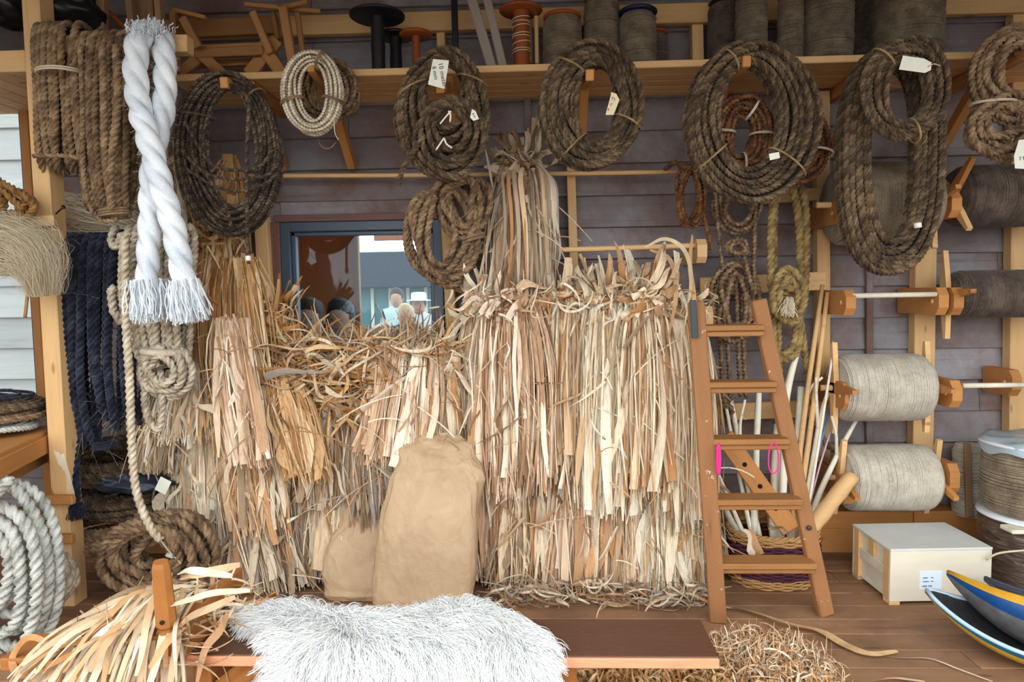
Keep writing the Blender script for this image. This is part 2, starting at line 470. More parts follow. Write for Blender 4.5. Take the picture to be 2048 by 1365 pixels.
# ---- window openings in the back wall (world rectangles at y = 0)
W1 = (P(570, 560, 0).x, P(889, 560, 0).x, P(730, 720, 0).z, P(730, 444, 0).z)
W2 = (XL + .2, P(72, 480, 0).x, P(60, 800, 0).z, P(60, 200, 0).z)
wall = thing('wall_back', 'grey brown weathered horizontal plank wall', None, (0, 0, 0), kind='structure')
PITCHB = 0.180
z_line = P(1750, 572, 0).z
z0 = z_line - PITCHB * math.floor(z_line / PITCHB)
rowz = [z0 - PITCHB + i * PITCHB for i in range(22)]
rr = random.Random(3)
for z in rowz:
    spans = [(XL, XR)]
    for w in (W1, W2):
        if z + PITCHB > w[2] + .01 and z < w[3] - .01:
            nxt = []
            for a, b in spans:
                if w[0] > a: nxt.append((a, min(b, w[0])))
                if w[1] < b: nxt.append((max(a, w[1]), b))
            spans = [s for s in nxt if s[1] - s[0] > .02]
    for a, b in spans:
        cuts = [a]
        if b - a > 3:
            c = a + rr.uniform(1.6, 3.2)
            while c < b - .8:
                cuts.append(c); c += rr.uniform(1.8, 3.4)
        cuts.append(b)
        for c0, c1 in zip(cuts, cuts[1:]):
            M = frame_matrix((c0 + .001, -.018, z + PITCHB / 2 + .01), (c1 - .001, -.018, z + PITCHB / 2 + .01))
            M = M @ Matrix.Rotation(rr.uniform(-.17, -.12), 4, 'X')
            link('board', box_mesh(c1 - c0 - .002, .022, PITCHB + .026, .003), SIDING, wall, M)
for w in (W1, W2):                                  # ripped boards closing the rows above the windows
    zn = min(z for z in rowz if z >= w[3] - .01)
    if zn - w[3] > .012:
        M = frame_matrix((w[0], -.02, (w[3] + zn) / 2 + .008), (w[1], -.02, (w[3] + zn) / 2 + .008))
        link('board', box_mesh(w[1] - w[0], .022, zn - w[3] + .02, .003), SIDING, wall, M)
BACKING = plain('added_backing', rgb(60, 48, 42), .9)
for a, b, c, d in ((XL, W2[0], 0, 4), (W2[0], W2[1], 0, W2[2]), (W2[0], W2[1], W2[3], 4), (W2[1], W1[0], 0, 4), (W1[0], W1[1], 0, W1[2]), (W1[0], W1[1], W1[3], 4), (W1[1], XR, 0, 4)):  # added backing, stops light leaking between the boards
    link('added_backing', box_mesh(b - a, .04, d - c), BACKING, wall, Matrix.Translation(((a + b) / 2, .03, (c + d) / 2)))
# ---- studs and rails standing proud of the boards
def vstud(name, px0, py0, px1, py1, wpx, Y, th, mat, par=wall):
    a, b = P(px0, py0, Y), P(px1, py1, Y)
    return beam(name, a, b, th, wpx * SCL(Y), mat, par, up=(1, 0, 0))
def hrail(name, px0, py0, px1, py1, hpx, Y, th, mat, par=wall):
    a, b = P(px0, py0, Y), P(px1, py1, Y)
    return beam(name, a, b, th, hpx * SCL(Y), mat, par)
for a in ((1137, 190, 1149, 600, 17), (890, 360, 906, 705, 21), (1642, 185, 1644, 1040, 25), (1850, 240, 1838, 1040, 40), (2040, 20, 2030, 1030, 40), (524, 430, 544, 760, 26), (882, 40, 884, 130, 16), (1392, 20, 1394, 130, 22), (1700, 0, 1702, 120, 20)):
    vstud('stud', *a, -.075, .07, PINE)
vstud('batten', 1738, 540, 1737, 1020, 13, -.05, .03, SIDING)
vstud('batten', 1055, 190, 1058, 470, 13, -.05, .03, SIDING)
hrail('rail', 330, 62, 2080, 6, 37, -.12, .05, PINE)
hrail('rail', 1400, 574, 1650, 562, 36, -.10, .04, PINE)
hrail('rail', 1400, 826, 1660, 815, 34, -.10, .04, PINE)
hrail('rail', 1495, 398, 1645, 388, 24, -.10, .04, PINE)
t1 = thing('trim_1', 'amber timber sill along the foot of the plank wall', None, (0, -.1, 0), kind='structure')
for k, (zz, hh, yy, th) in enumerate(((.07, .14, -.11, .09), (.19, .10, -.09, .13))):
    x = XL
    while x < XR:
        x2 = min(XR, x + 2.9)
        beam('sill_beam', (x + .002, yy, zz), (x2 - .002, yy, zz), th, hh, PINE_O, t1); x = x2
# ---- main window
win = thing('window_1', 'fixed window with dark grey frame behind the husk bundles', None, ((W1[0] + W1[1]) / 2, 0, W1[2]), kind='structure')
fw = .055
for a, b in (((W1[0] + fw / 2, -.02, W1[2]), (W1[0] + fw / 2, -.02, W1[3])), ((W1[1] - fw / 2, -.02, W1[2]), (W1[1] - fw / 2, -.02, W1[3]))):
    beam('frame_stile', a, b, .07, fw, FRAME_M, win, up=(1, 0, 0))
for z in (W1[2] + fw / 2, W1[3] - fw / 2):
    beam('frame_rail', (W1[0] + fw, -.02, z), (W1[1] - fw, -.02, z), .07, fw, FRAME_M, win)
for a, b in (((W1[0] + fw + .012, 0, W1[2] + fw), (W1[0] + fw + .012, 0, W1[3] - fw)), ((W1[1] - fw - .012, 0, W1[2] + fw), (W1[1] - fw - .012, 0, W1[3] - fw))):
    beam('sash', a, b, .05, .024, FRAME_M, win, up=(1, 0, 0))
beam('sash', (W1[0] + fw, 0, W1[3] - fw - .012), (W1[1] - fw, 0, W1[3] - fw - .012), .05, .024, FRAME_M, win)
glass, nt, b = nodes_of('window_glass')
nt.nodes.remove(b)
tr = N(nt, 'ShaderNodeBsdfTransparent'); tr.inputs[0].default_value = (.74, .86, .92, 1)
gl = N(nt, 'ShaderNodeBsdfGlossy'); gl.inputs['Roughness'].default_value = .03
mxs = N(nt, 'ShaderNodeMixShader'); mxs.inputs[0].default_value = .022
nt.links.new(tr.outputs[0], mxs.inputs[1]); nt.links.new(gl.outputs[0], mxs.inputs[2])
nt.links.new(mxs.outputs[0], nt.nodes['Material Output'].inputs[0])
link('pane', box_mesh(W1[1] - W1[0] - 2 * fw, .006, W1[3] - W1[2] - 2 * fw, .001), glass, win, Matrix.Translation(((W1[0] + W1[1]) / 2, .012, (W1[2] + W1[3]) / 2)))
TRIMB = wood('trim_brown', rgb(128, 92, 84), rgb(84, 56, 50), var=.05)
t2 = thing('trim_2', 'brown board trim around the grey window', None, (W1[0], -.04, W1[2]), kind='structure')
beam('trim_board', (W1[0] - .03, -.045, W1[3] + .022), (W1[1] + .02, -.045, W1[3] + .022), .03, .04, TRIMB, t2)
beam('trim_board', (W1[0] - .035, -.045, W1[2]), (W1[0] - .035, -.045, W1[3]), .03, .07, TRIMB, t2, up=(1, 0, 0))
# ---- left window
win2 = thing('window_2', 'window at the left end with pale jamb', None, (W2[1], 0, W2[2]), kind='structure')
beam('frame_stile', (W2[1] - .02, -.0, W2[2]), (W2[1] - .02, -.0, W2[3]), .06, .04, FRAME_M, win2, up=(1, 0, 0))
beam('frame_rail', (W2[0], 0, W2[3] - .02), (W2[1] - .04, 0, W2[3] - .02), .06, .04, FRAME_M, win2)
beam('frame_rail', (W2[0], 0, W2[2] + .02), (W2[1] - .04, 0, W2[2] + .02), .06, .04, FRAME_M, win2)
beam('jamb', (W2[1] + .025, -.05, W2[2] - .05), (W2[1] + .025, -.05, W2[3] + .03), .05, .05, PINE_O, win2, up=(1, 0, 0))
glass2, nt, b = nodes_of('window_glass_clear')
nt.nodes.remove(b)
tr = N(nt, 'ShaderNodeBsdfTransparent'); tr.inputs[0].default_value = (.93, .95, .94, 1)
gl = N(nt, 'ShaderNodeBsdfGlossy'); gl.inputs['Roughness'].default_value = .03
mxs = N(nt, 'ShaderNodeMixShader'); mxs.inputs[0].default_value = .04
nt.links.new(tr.outputs[0], mxs.inputs[1]); nt.links.new(gl.outputs[0], mxs.inputs[2])
nt.links.new(mxs.outputs[0], nt.nodes['Material Output'].inputs[0])
link('pane', box_mesh(W2[1] - W2[0] - .06, .006, W2[3] - W2[2] - .06, .001), glass2, win2, Matrix.Translation(((W2[0] + W2[1]) / 2 - .01, .01, (W2[2] + W2[3]) / 2)))
# ---- floor, ceiling, side walls, yard
floor = thing('floor', 'worn brown plank floor', None, (0, 0, 0), kind='structure')
y = 0.0; pw = .135
while y > -3.0:
    x = XL - rr.uniform(0, 1.5)
    while x < XR:
        x2 = min(XR, x + rr.uniform(2.6, 4.2)); xa = max(x, XL)
        if x2 - xa > .1:
            link('plank', box_mesh(x2 - xa - .003, pw - .004, .03, .003), FLOORW, floor, Matrix.Translation(((xa + x2) / 2, y - pw / 2, -.015 + rr.uniform(-.001, .001))))
        x = x2
    y -= pw
beam('joist_bed', (XL, -1.5, -.06), (XR, -1.5, -.06), 3.1, .05, BACKING, floor)
YARD = plain('yard_gravel', rgb(132, 128, 122), .9, noise=.2, nscale=6)
gr = link('ground', box_mesh(120, 120, .1, .001), YARD, None, Matrix.Translation((0, 0, -.15)))  # added ground, its grey raised to bounce light under the shelf
tag(gr, 'added grey gravel ground outside the shed, bouncing light in', None, kind='structure')
ROOFW = wood('roof_boards', rgb(150, 116, 84), rgb(100, 72, 48))
ceil = thing('ceiling', 'unseen board roof over the open shed, front lowered to shade the shelf', None, (0, 0, 3.4), kind='structure')
for k in range(13):  # unseen; pulled forward and sloped down to darken the upper shelf
    yb = .25 - k * .24
    link('roof_board', box_mesh(XR - XL + .6, .236, .04, .003), ROOFW, ceil, Matrix.Translation((.1, yb, 3.50 - k * .045)) @ Matrix.Rotation(.186, 4, 'X'))
wl = thing('wall_left', 'board side wall at the left end of the shed', None, (XL, 0, 0), kind='structure')
wr = thing('wall_right', 'board side wall at the right end of the shed', None, (XR, 0, 0), kind='structure')
for k in range(19):
    for wq, xx in ((wl, XL), (wr, XR)):
        link('board', box_mesh(.03, 2.6, .178, .003), SIDING, wq, Matrix.Translation((xx, -1.3, .09 + k * .18)))
# ---- behind the window glass: partition, and a building in place of its reflection
room = thing('wall_inner', 'reddish plywood partition seen through the window', None, (W1[0], .6, 0), kind='structure')
xa = P(560, 600, .6).x; xb = P(716, 600, .9).x
for i in range(3):
    z1 = [0, 1.95, 2.42][i]; z2 = [1.945, 2.415, 3.0][i]
    link('panel', box_mesh(xb - xa + .3, .02, z2 - z1, .002), REDPLY, room, Matrix.Translation(((xa + xb) / 2 - .15, .9, (z1 + z2) / 2)))
beam('panel_edge', (xb + .012, .88, 0), (xb + .012, .88, 3.0), .05, .024, PINE_D, room, up=(1, 0, 0))
link('panel', box_mesh(.02, .86, 3.0, .002), REDPLY, room, Matrix.Translation((xa - .28, .48, 1.5)))
link('head_board', box_mesh(2.2, .04, .6, .002), REDPLY, room, Matrix.Translation((xb + .9, 2.3, P(800, 481, 2.3).z + .3)))
DKROOF = plain('slate', rgb(48, 52, 62), .6)
TEALG = plain('green_glazing', rgb(96, 130, 132), .5)
far = thing('far_building', 'dark roofed building with green glazing set behind the glass as its reflection', 'building', (P(800, 600, 9).x, 9, 0))
x0f, x1f = P(640, 600, 9).x, P(960, 600, 9).x
zr0, zr1 = P(800, 576, 9).z, P(800, 506, 9).z
link('roof', box_mesh(x1f - x0f + 2, .5, zr1 - zr0, .02), DKROOF, far, Matrix.Translation(((x0f + x1f) / 2, 8.8, (zr0 + zr1) / 2)))
n = 9
for i in range(n):
    xx = x0f + (x1f - x0f) * (i + .5) / n
    link('glazing_panel', box_mesh((x1f - x0f) / n - .05, .04, zr0, .01), TEALG, far, Matrix.Translation((xx, 9, zr0 / 2)))
    beam('mullion', (xx - (x1f - x0f) / n / 2, 8.97, 0), (xx - (x1f - x0f) / n / 2, 8.97, zr0), .06, .06, PLY, far, up=(1, 0, 0))
# ---- neighbouring pale plank wall behind the left window, with grass below it
nb = thing('wall_outside', 'pale plank wall of the neighbouring building behind the left window', None, (-5, 1.8, 0), kind='structure')
PALEB = wood('pale_siding', rgb(176, 178, 178), rgb(140, 142, 144), scale=(.7, 9, 9), var=.1, wear=(rgb(158, 176, 140), 1.2, .55, .8))
for k in range(13):
    M = Matrix.Translation((-4.3, 1.8, .15 + k * .27)) @ Matrix.Rotation(-.1, 4, 'X')
    link('board', box_mesh(3.0, .03, .29, .004), PALEB, nb, M)

# ================================================================ long shelf
ZS = P(870, 206, 0).z
shelf = thing('wall_shelf', 'long pine shelf above the rope coils with slatted underside', 'shelf', (.3, -.25, ZS))
xs0, xs1 = P(342, 160, -.5).x, XR - .6
for k in range(5):
    link('shelf_board', box_mesh(xs1 - xs0, .098, .026, .004), PINE, shelf, Matrix.Translation(((xs0 + xs1) / 2, -.055 - k * .1, ZS + .012)))
beam('nosing', (xs0, -.515, ZS + .014), (xs1, -.515, ZS + .014), .03, .034, PINE, shelf)
PEGS = []
def shelf_bracket(pxt, pyt, Yt=-.80, side=0.0):
    """arm under the shelf, brace to the wall, peg rising beyond the shelf edge to (pxt, pyt)"""
    tip = P(pxt, pyt, Yt)
    x = tip.x
    beam('bracket_arm', (x, -.03, ZS - .035), (x, -.50, ZS - .035), .045, .065, PINE_O, shelf)
    beam('brace', (x, -.06, ZS - .36), (x, -.42, ZS - .06), .045, .06, PINE_O, shelf)
    beam('peg', (x, -.47, ZS - .055), tip, .038, .05, PINE_O, shelf)
    PEGS.append(tip)
for a in ((447, 165), (621, 132, -.74), (880, 175), (1180, 150), (1494, 122), (1808, 112), (2075, 95)):
    shelf_bracket(*a)
# ---- left shelf run, post and its arm
lsh = thing('corner_shelf', 'pine corner shelf of short depthwise boards above the left window', 'shelf', (P(20, 90, -.7).x, -.35, ZS))
xr_ = P(62, 110, -.72).x
for k in range(9):
    link('shelf_board', box_mesh(.106, .74, .024, .003), PINE, lsh, Matrix.Translation((xr_ - .07 - k * .11, -.37, ZS + .012)) )
beam('front_rail', (xr_ - 1.0, -.76, ZS + .03), (xr_ + .02, -.76, ZS + .03), .05, .10, PINE, lsh)
post = thing('corner_post', 'tall pine post at the left carrying rope hanks', 'post', P(120, 1205, -.78))
beam('post_shaft', P(70, -90, -.78), P(146, 1206, -.78), .10, .085, PINE, post, up=(1, 0, 0))
beam('arm', P(92, 92, -.80), P(381, 91, -.80), .07, .078, PINE, post)
beam('arm', P(112, 490, -.70), P(300, 492, -.70), .05, .05, PINE, post)
beam('arm', P(-140, 448, -.97), P(112, 442, -.84), .05, .05, PINE, post)
for yy in (1000, 1078):
    beam('rung', P(58, yy, -.86), P(148, yy, -.86), .03, .045, PINE_O, post)
V, F = tube_data(np.array([P(112, 428, -.83), P(126, 415, -.87)]), .004, 6)
V2, F2 = tube_data(np.array([P(126, 415, -.87), P(127, 414, -.872)]), .010, 8)
mesh_part('nail', *join([(V, F), (V2, F2)]), plain('nail_iron', rgb(60, 56, 54), .5, metal=.6), post)
V, F = lathe_data([(0, 0), (.006, 0), (.006, .004), (0, .004)], 8, P(69, 93, -.825), 'Y')
mesh_part('bolt', V, F, MAT['nail_iron'], post)
# side shelf at lower left
zt = .86
ss = thing('side_shelf', 'low amber shelf at the left edge holding flat rope coils', 'shelf', (-2.5, -1.1, 0))
ea, eb = G(-60, 935, zt), G(122, 850, zt)
dirn = (eb - ea).normalized(); nrm = Vector((-dirn.y, dirn.x, 0))
for k in range(3):
    o = nrm * (.10 + .2 * k)
    beam('shelf_board', ea + o - dirn * .2 + Vector((0, 0, -.015)), eb + o + Vector((0, 0, -.015)), .196, .03, PINE_O, ss)
beam('edge_rail', ea - dirn * .2 + Vector((0, 0, -.06)), eb + Vector((0, 0, -.06)), .03, .085, PINE_O, ss)
beam('under_rail', ea - dirn * .2 + nrm * .08 + Vector((0, 0, -.15)), eb + nrm * .08 + Vector((0, 0, -.15)), .04, .07, PINE_D, ss)
beam('leg', Vector((ea.x + nrm.x * .5, ea.y + nrm.y * .5, 0)), Vector((ea.x + nrm.x * .5, ea.y + nrm.y * .5, zt - .03)), .06, .06, PINE_O, ss, up=(1, 0, 0))
beam('leg', Vector((eb.x + nrm.x * .06, eb.y + nrm.y * .06, 0)), Vector((eb.x + nrm.x * .06, eb.y + nrm.y * .06, zt - .03)), .05, .05, PINE_O, ss, up=(1, 0, 0))
# ---- hanging rods
def rod(label, px0, py0, px1, py1, Y, rpx, blocks):
    a, b = P(px0, py0, Y), P(px1, py1, Y)
    t = thing('hanging_rod', label, 'rod', a)
    mid = (a + b) / 2 + Vector((0, 0, -.006))
    V, F = tube_data(catmull([a, mid, b], 6), rpx * SCL(Y), 10)
    mesh_part('dowel', V, F, PINE, t)
    for bx, by in blocks:
        c = P(bx, by, Y)
        h = .062
        poly = [(.06, -h), (.06, h), (-Y + .0 - .42 if False else -.02, h), (-.06, h * .45), (-.06, -h * .45), (-.02, -h)]
        # nose of the block points to the viewer (-y); it reaches back to the wall
        poly = [(-Y - .03, -h), (-.02, -h), (-.05, -h * .5), (-.05, h * .5), (-.02, h), (-Y - .03, h)]
        prism_beam('end_block', poly, (0, 1, 0), (0, 0, 1), (1, 0, 0), .05, PINE, t, c)
    return t
rod('thin pine rod strung high between dark coil and straw bundle', 470, 352, 1360, 344, -.16, 4.5, [])
rod('pine rod with blocks at both ends above the pale straw bundles', 902, 503, 1402, 491, -.36, 5.5, [(903, 512), (1400, 503)])
rod('lowest pine rod mostly hidden behind the pale straw bundles', 905, 655, 1412, 645, -.36, 5, [(906, 668), (1412, 636)])

# ================================================================ ropes
def coil_path(C, U, W, D, outer, inner, n, depth, seed, power=2.0, wob=.012, shuffle=.5, phase=0.0, per=72, rr=.0145):
    """n turns; outer/inner = (left, right, top, bottom) distances from C along -U, +U, +W, -W"""
    r = np.random.default_rng(seed)
    band = ((outer[0] - inner[0]) + (outer[1] - inner[1])) / 2
    ncol = max(1, min(n + 1, int(band / (2 * rr) + .5)))
    nlay = math.ceil((n + 1) / ncol)
    seq = []
    for a in range(nlay):                       # wound column by column, there and back
        cols = list(range(ncol)) if a % 2 == 0 else list(range(ncol))[::-1]
        seq += [((cq + .5 * (a % 2)) / max(1, ncol - .5), (a + .5) / nlay - .5) for cq in cols]
    seq = np.array(seq[:n + 1])
    u = np.clip(seq[:, 0] + r.normal(0, .22 / ncol, n + 1), 0, 1); v = -seq[:, 1] + r.normal(0, .08, n + 1)
    t = np.linspace(0, n, n * per + 1)
    k = np.minimum(t.astype(int), n - 1); f = t - k; f = f * f * (3 - 2 * f)
    uu = u[k] * (1 - f) + u[k + 1] * f; vv = v[k] * (1 - f) + v[k + 1] * f
    th = 2 * PI * t + phase
    o = np.array(outer, float); i = np.array(inner, float)
    L, R, T, B = [i[q] + (o[q] - i[q]) * uu for q in range(4)]
    sp = lambda x: np.sign(x) * np.abs(x) ** (2.0 / power)
    s, c = sp(np.sin(th)), sp(np.cos(th))
    cx = (R - L) / 2; hx = (R + L) / 2; cz = (T - B) / 2; hz = (T + B) / 2
    ph = r.uniform(0, 2 * PI, (n + 1, 3)); am = r.normal(0, wob, (n + 1, 3))
    pk = ph[k] * (1 - f)[:, None] + ph[k + 1] * f[:, None]; ak = am[k] * (1 - f)[:, None] + am[k + 1] * f[:, None]
    x = cx + hx * s + ak[:, 0] * np.sin(2 * th + pk[:, 0])
    z = cz + hz * c + ak[:, 1] * np.sin(3 * th + pk[:, 1]) 
    d = vv * depth + ak[:, 2] * .5 * np.sin(2 * th + pk[:, 2])
    C, U, W, D = [np.array(list(q), float) for q in (C, U, W, D)]
    return C + x[:, None] * U + z[:, None] * W + d[:, None] * D
def px_box(Y, box):
    """pixel box -> centre and half extents on the plane y = Y"""
    x0, y0, x1, y1 = box
    cx, cy = (x0 + x1) / 2, (y0 + y1) / 2
    c = P(cx, cy, Y)
    return c, (c.x - P(x0, cy, Y).x, P(x1, cy, Y).x - c.x, P(cx, y0, Y).z - c.z, c.z - P(cx, y1, Y).z)
def px_coil(Y, outer, inner, n, depth, seed, **kw):
    c, _ = px_box(Y, inner)
    ext = lambda b: (c.x - P(b[0], (b[1] + b[3]) / 2, Y).x, P(b[2], (b[1] + b[3]) / 2, Y).x - c.x,
                     P((b[0] + b[2]) / 2, b[1], Y).z - c.z, c.z - P((b[0] + b[2]) / 2, b[3], Y).z)
    return coil_path(c, (1, 0, 0), (0, 0, 1), (0, 1, 0), ext(outer), ext(inner), n, depth, seed, **kw)
def px_path(pts, n=10):
    """[(px, py, Y)...] -> smooth world path"""
    return catmull([list(P(*p)) for p in pts], n)
def ring_tie(parent, center, a, b, ax_a, ax_b, r=.0026, turns=2, mat=None, name='tie', along=None):
    th = np.linspace(0, 2 * PI * turns, 28 * turns)
    A, B = np.array(list(ax_a)), np.array(list(ax_b))
    N_ = np.cross(A, B)
    p = np.array(list(center)) + np.cos(th)[:, None] * A * a + np.sin(th)[:, None] * B * b + N_ * (np.linspace(-1, 1, len(th)) * r * turns)[:, None]
    V, F = tube_data(p, r, 5)
    return mesh_part(name, V, F, mat or STRING, parent)
def coil_tie(parent, Y, outer, inner, deg, depth, r=.0022, mat=None):
    mat = mat or ROPE_YE
    """string bound round the band of a wall coil at an angle (0 = top, clockwise)"""
    a = math.radians(deg)
    f = lambda b: ((b[0] + b[2]) / 2 + (b[2] - b[0]) / 2 * math.sin(a), (b[1] + b[3]) / 2 - (b[3] - b[1]) / 2 * math.cos(a))
    po, pi_ = P(*f(outer), Y), P(*f(inner), Y)
    d = (po - pi_); L = d.length / 2 + .016
    return ring_tie(parent, (po + pi_) / 2, L, depth / 2 + .022, d.normalized(), (0, 1, 0), r, 2, mat)
def rope_thing(name, label, cat, parts, mat, group=None):
    """parts: list of (path, radius, kwargs)"""
    datas = [rope_data(p, r, **kw) for p, r, kw in parts]
    allv = np.vstack([d[0] for d in datas])
    lo, hi = allv.min(0), allv.max(0)
    t = thing(name, label, cat, ((lo[0] + hi[0]) / 2, (lo[1] + hi[1]) / 2, lo[2]), group)
    o = mesh_part('rope', *join(datas), mat, t)
    tn = np.concatenate([strand_tone((len(d[0]) - 2) // kw.get('m', 12), kw.get('m', 12)) for d, (_, _, kw) in zip(datas, parts)])
    at = o.data.attributes.new('strand', 'FLOAT', 'POINT'); at.data.foreach_set('value', tn)
    return t
FONTC = {}
def text_part(parent, s, size, M, mat, name='writing'):
    cu = bpy.data.curves.new('txt', 'FONT'); cu.body = s; cu.size = size; cu.extrude = .0003; cu.align_x = 'CENTER'; cu.align_y = 'CENTER'; cu.resolution_u = 2
    o = bpy.data.objects.new('txt', cu); COL.objects.link(o)
    dg = bpy.context.evaluated_depsgraph_get()
    me = bpy.data.meshes.new_from_object(o.evaluated_get(dg))
    bpy.data.objects.remove(o); bpy.data.curves.remove(cu)
    me.materials.clear()
    return link(name, me, mat, parent, M)
def paper_tag(parent, corners, Y, lines=(), turn=0, th=.0012, mat=None):
    """stiff paper tag; corners in px clockwise from top left; lines = [(text, size, (u, v), mat)] in the tag's own frame"""
    c = [P(x, y, Y) for x, y in corners]
    V = np.array([list(q) for q in c] + [list(q + Vector((0, th, 0))) for q in c])
    m = len(c)
    F = [np.array([list(range(m))[::-1]]), np.array([list(range(m, 2 * m))]), np.array([[i, (i + 1) % m, m + (i + 1) % m, m + i] for i in range(m)])]
    t = mesh_part('paper_tag', V, F, mat or PAPER_W, parent, smooth=False)
    cen = sum((q for q in c), Vector()) / m
    for s, size, (du, dv), im in lines:
        R = Matrix.Rotation(PI / 2, 4, 'X') @ Matrix.Rotation(math.radians(turn), 4, 'Z')
        off = R @ Vector((du, dv, .0012))
        M = Matrix.Translation(cen + off) @ R
        o = text_part(t, s, size, M, im)
    return t

def bar_hank(Y, x0, x1, yt, yb, n, half, seed, gather=.6, wob=.012, jag=.06, per=72):
    """loops hung over a bar that runs along x: n loops side by side, front strands towards the viewer"""
    r = np.random.default_rng(seed)
    t = np.linspace(0, n, n * per + 1); k = np.minimum(t.astype(int), n - 1); f = t - k; f = f * f * (3 - 2 * f)
    pos = np.linspace(0, 1, n + 1); pos = pos[np.argsort(np.arange(n + 1) + r.normal(0, n * .12, n + 1))]
    xx = pos[k] * (1 - f) + pos[k + 1] * f
    low = 1 - r.uniform(0, jag, n + 1); lw = low[k] * (1 - f) + low[k + 1] * f
    ph = r.uniform(0, 6, (n + 1, 2)); p1 = ph[k] * (1 - f)[:, None] + ph[k + 1] * f[:, None]
    th = 2 * PI * t
    pw = lambda q: np.sign(q) * np.abs(q) ** .62
    zf = (1 - pw(np.cos(th))) / 2 * lw                       # 0 at the bar, 1 at the bight
    py = yt + (yb - yt) * zf
    w = 1 - (1 - gather) * np.clip(zf, 0, 1) ** 1.5
    px = (x0 + x1) / 2 + ((xx - .5) * w) * (x1 - x0)
    xm = (x0 + x1) / 2
    a0, b0_ = P(xm, yt, Y), P(xm, yb, Y); l0 = P(x0, (yt + yb) / 2, Y).x; r0 = P(x1, (yt + yb) / 2, Y).x
    z = a0.z + (b0_.z - a0.z) * zf
    x = l0 + (r0 - l0) * (px - x0) / (x1 - x0) + wob * np.sin(zf * 6 + p1[:, 0]) * zf + (b0_.x - a0.x) * (zf - .5)
    y = Y - half * pw(np.sin(th)) * (1 - .35 * zf) + wob * .5 * np.sin(zf * 5 + p1[:, 1])
    return np.stack([x, y, z], 1)
YC = -.74
def R_(px, Y=YC): return px * SCL(Y)
# --- the row of coils on the shelf pegs
o, i = (353, 146, 560, 474), (415, 178, 520, 410)
c1 = rope_thing('rope_coil', 'thin tarred dark rope coil with loose crossing strands, leftmost on the shelf pegs', 'rope coil',
    [(px_coil(YC, o, i, 26, .09, 11, wob=.012, rr=.011), R_(4.3), dict(m=6)),
     (px_path([(372, 250, YC - .05), (420, 325, YC - .08), (470, 340, YC - .09), (520, 332, YC - .08), (545, 300, YC - .05)]), R_(4), dict(m=6)),
     (px_path([(362, 300, YC - .05), (410, 345, YC - .08), (470, 358, YC - .09), (530, 352, YC - .06), (555, 330, YC - .04)]), R_(4), dict(m=6)),
     (px_path([(375, 340, YC - .05), (430, 372, YC - .08), (480, 382, YC - .09), (530, 368, YC - .07), (552, 350, YC - .04)]), R_(4), dict(m=6)),
     (px_path([(500, 190, YC - .07), (495, 280, YC - .09), (494, 380, YC - .09), (495, 470, YC - .08), (497, 528, YC - .08)]), R_(4.5), dict(m=6)),
     (px_path([(410, 345, YC - .08), (440, 390, YC - .09), (458, 430, YC - .07), (462, 455, YC - .06)]), R_(4), dict(m=6))], ROPE_DK2)
coil_tie(c1, YC, o, i, 40, .09); coil_tie(c1, YC, o, i, 300, .09, mat=ROPE_DK2)
V, F = tube_data(np.array([P(496, 512, YC - .08), P(497, 522, YC - .08)]), R_(5.5), 8)
mesh_part('whipping', V, F, STRING_W, c1)
o, i = (567, 103, 686, 268), (600, 128, 654, 238)
c2b = rope_thing('rope_coil', 'small dark brown coil half hidden behind the cream coil', 'rope coil',
    [(px_coil(-.60, (588, 118, 716, 242), (624, 138, 682, 215), 9, .10, 12), R_(5.5), dict(m=6)),
     (px_path([(628, 160, -.62), (632, 240, -.63), (640, 288, -.63), (658, 297, -.64), (672, 285, -.64)]), .0035, dict(m=6))], ROPE_BR)
c2 = rope_thing('rope_coil', 'small tidy cream rope coil hung beneath the wooden frame', 'rope coil',
    [(px_coil(YC, o, i, 14, .07, 13, shuffle=.2, wob=.004, rr=.0098), R_(4.1), dict(m=6)),
     (px_path([(668, 235, YC - .03), (670, 265, YC - .04), (677, 280, YC - .05)]), .003, dict(m=6))], ROPE_CR)
for d in (105, 255, 25): coil_tie(c2, YC, o, i, d, .07, .0035, ROPE_BR)
o, i = (798, 104, 978, 366), (852, 122, 926, 250)
c3 = rope_thing('rope_coil', 'dark heavy coil with large white paper tag, right of the black bobbins', 'rope coil',
    [(px_coil(YC, o, i, 24, .10, 14, shuffle=.3), R_(5.8), {}),
     (px_coil(YC - .06, (832, 200, 975, 362), (870, 215, 930, 285), 8, .05, 15), R_(6), {}),
     (px_path([(850, 270, YC - .07), (826, 305, YC - .08), (805, 340, YC - .07), (797, 372, YC - .06)]), R_(6), {})], ROPE_DK)
coil_tie(c3, YC, o, i, 60, .10); coil_tie(c3, YC, o, i, 290, .10)
for pts in ([(880, 248), (893, 232), (902, 222)], [(900, 244), (901, 230), (897, 222)], [(872, 300), (882, 285), (888, 276)], [(888, 276), (893, 288), (904, 296)]):
    V, F = tube_data(px_path([(x, y, YC - .115) for x, y in pts], 4), .004, 5)
    mesh_part('string_end', V, F, STRING_W, c3)
paper_tag(c3, [(866, 118), (898, 121), (889, 178), (856, 169)], YC - .115,
    [('10 meter', .030, (.012, .016), INK), ('8 mm', .026, (-.004, -.016), INK)], turn=-80)
paper_tag(c3, [(944, 218), (951, 222), (958, 238), (947, 242), (940, 235)], YC - .11, [('8 m', .014, (0, 0), INK)], turn=-60)
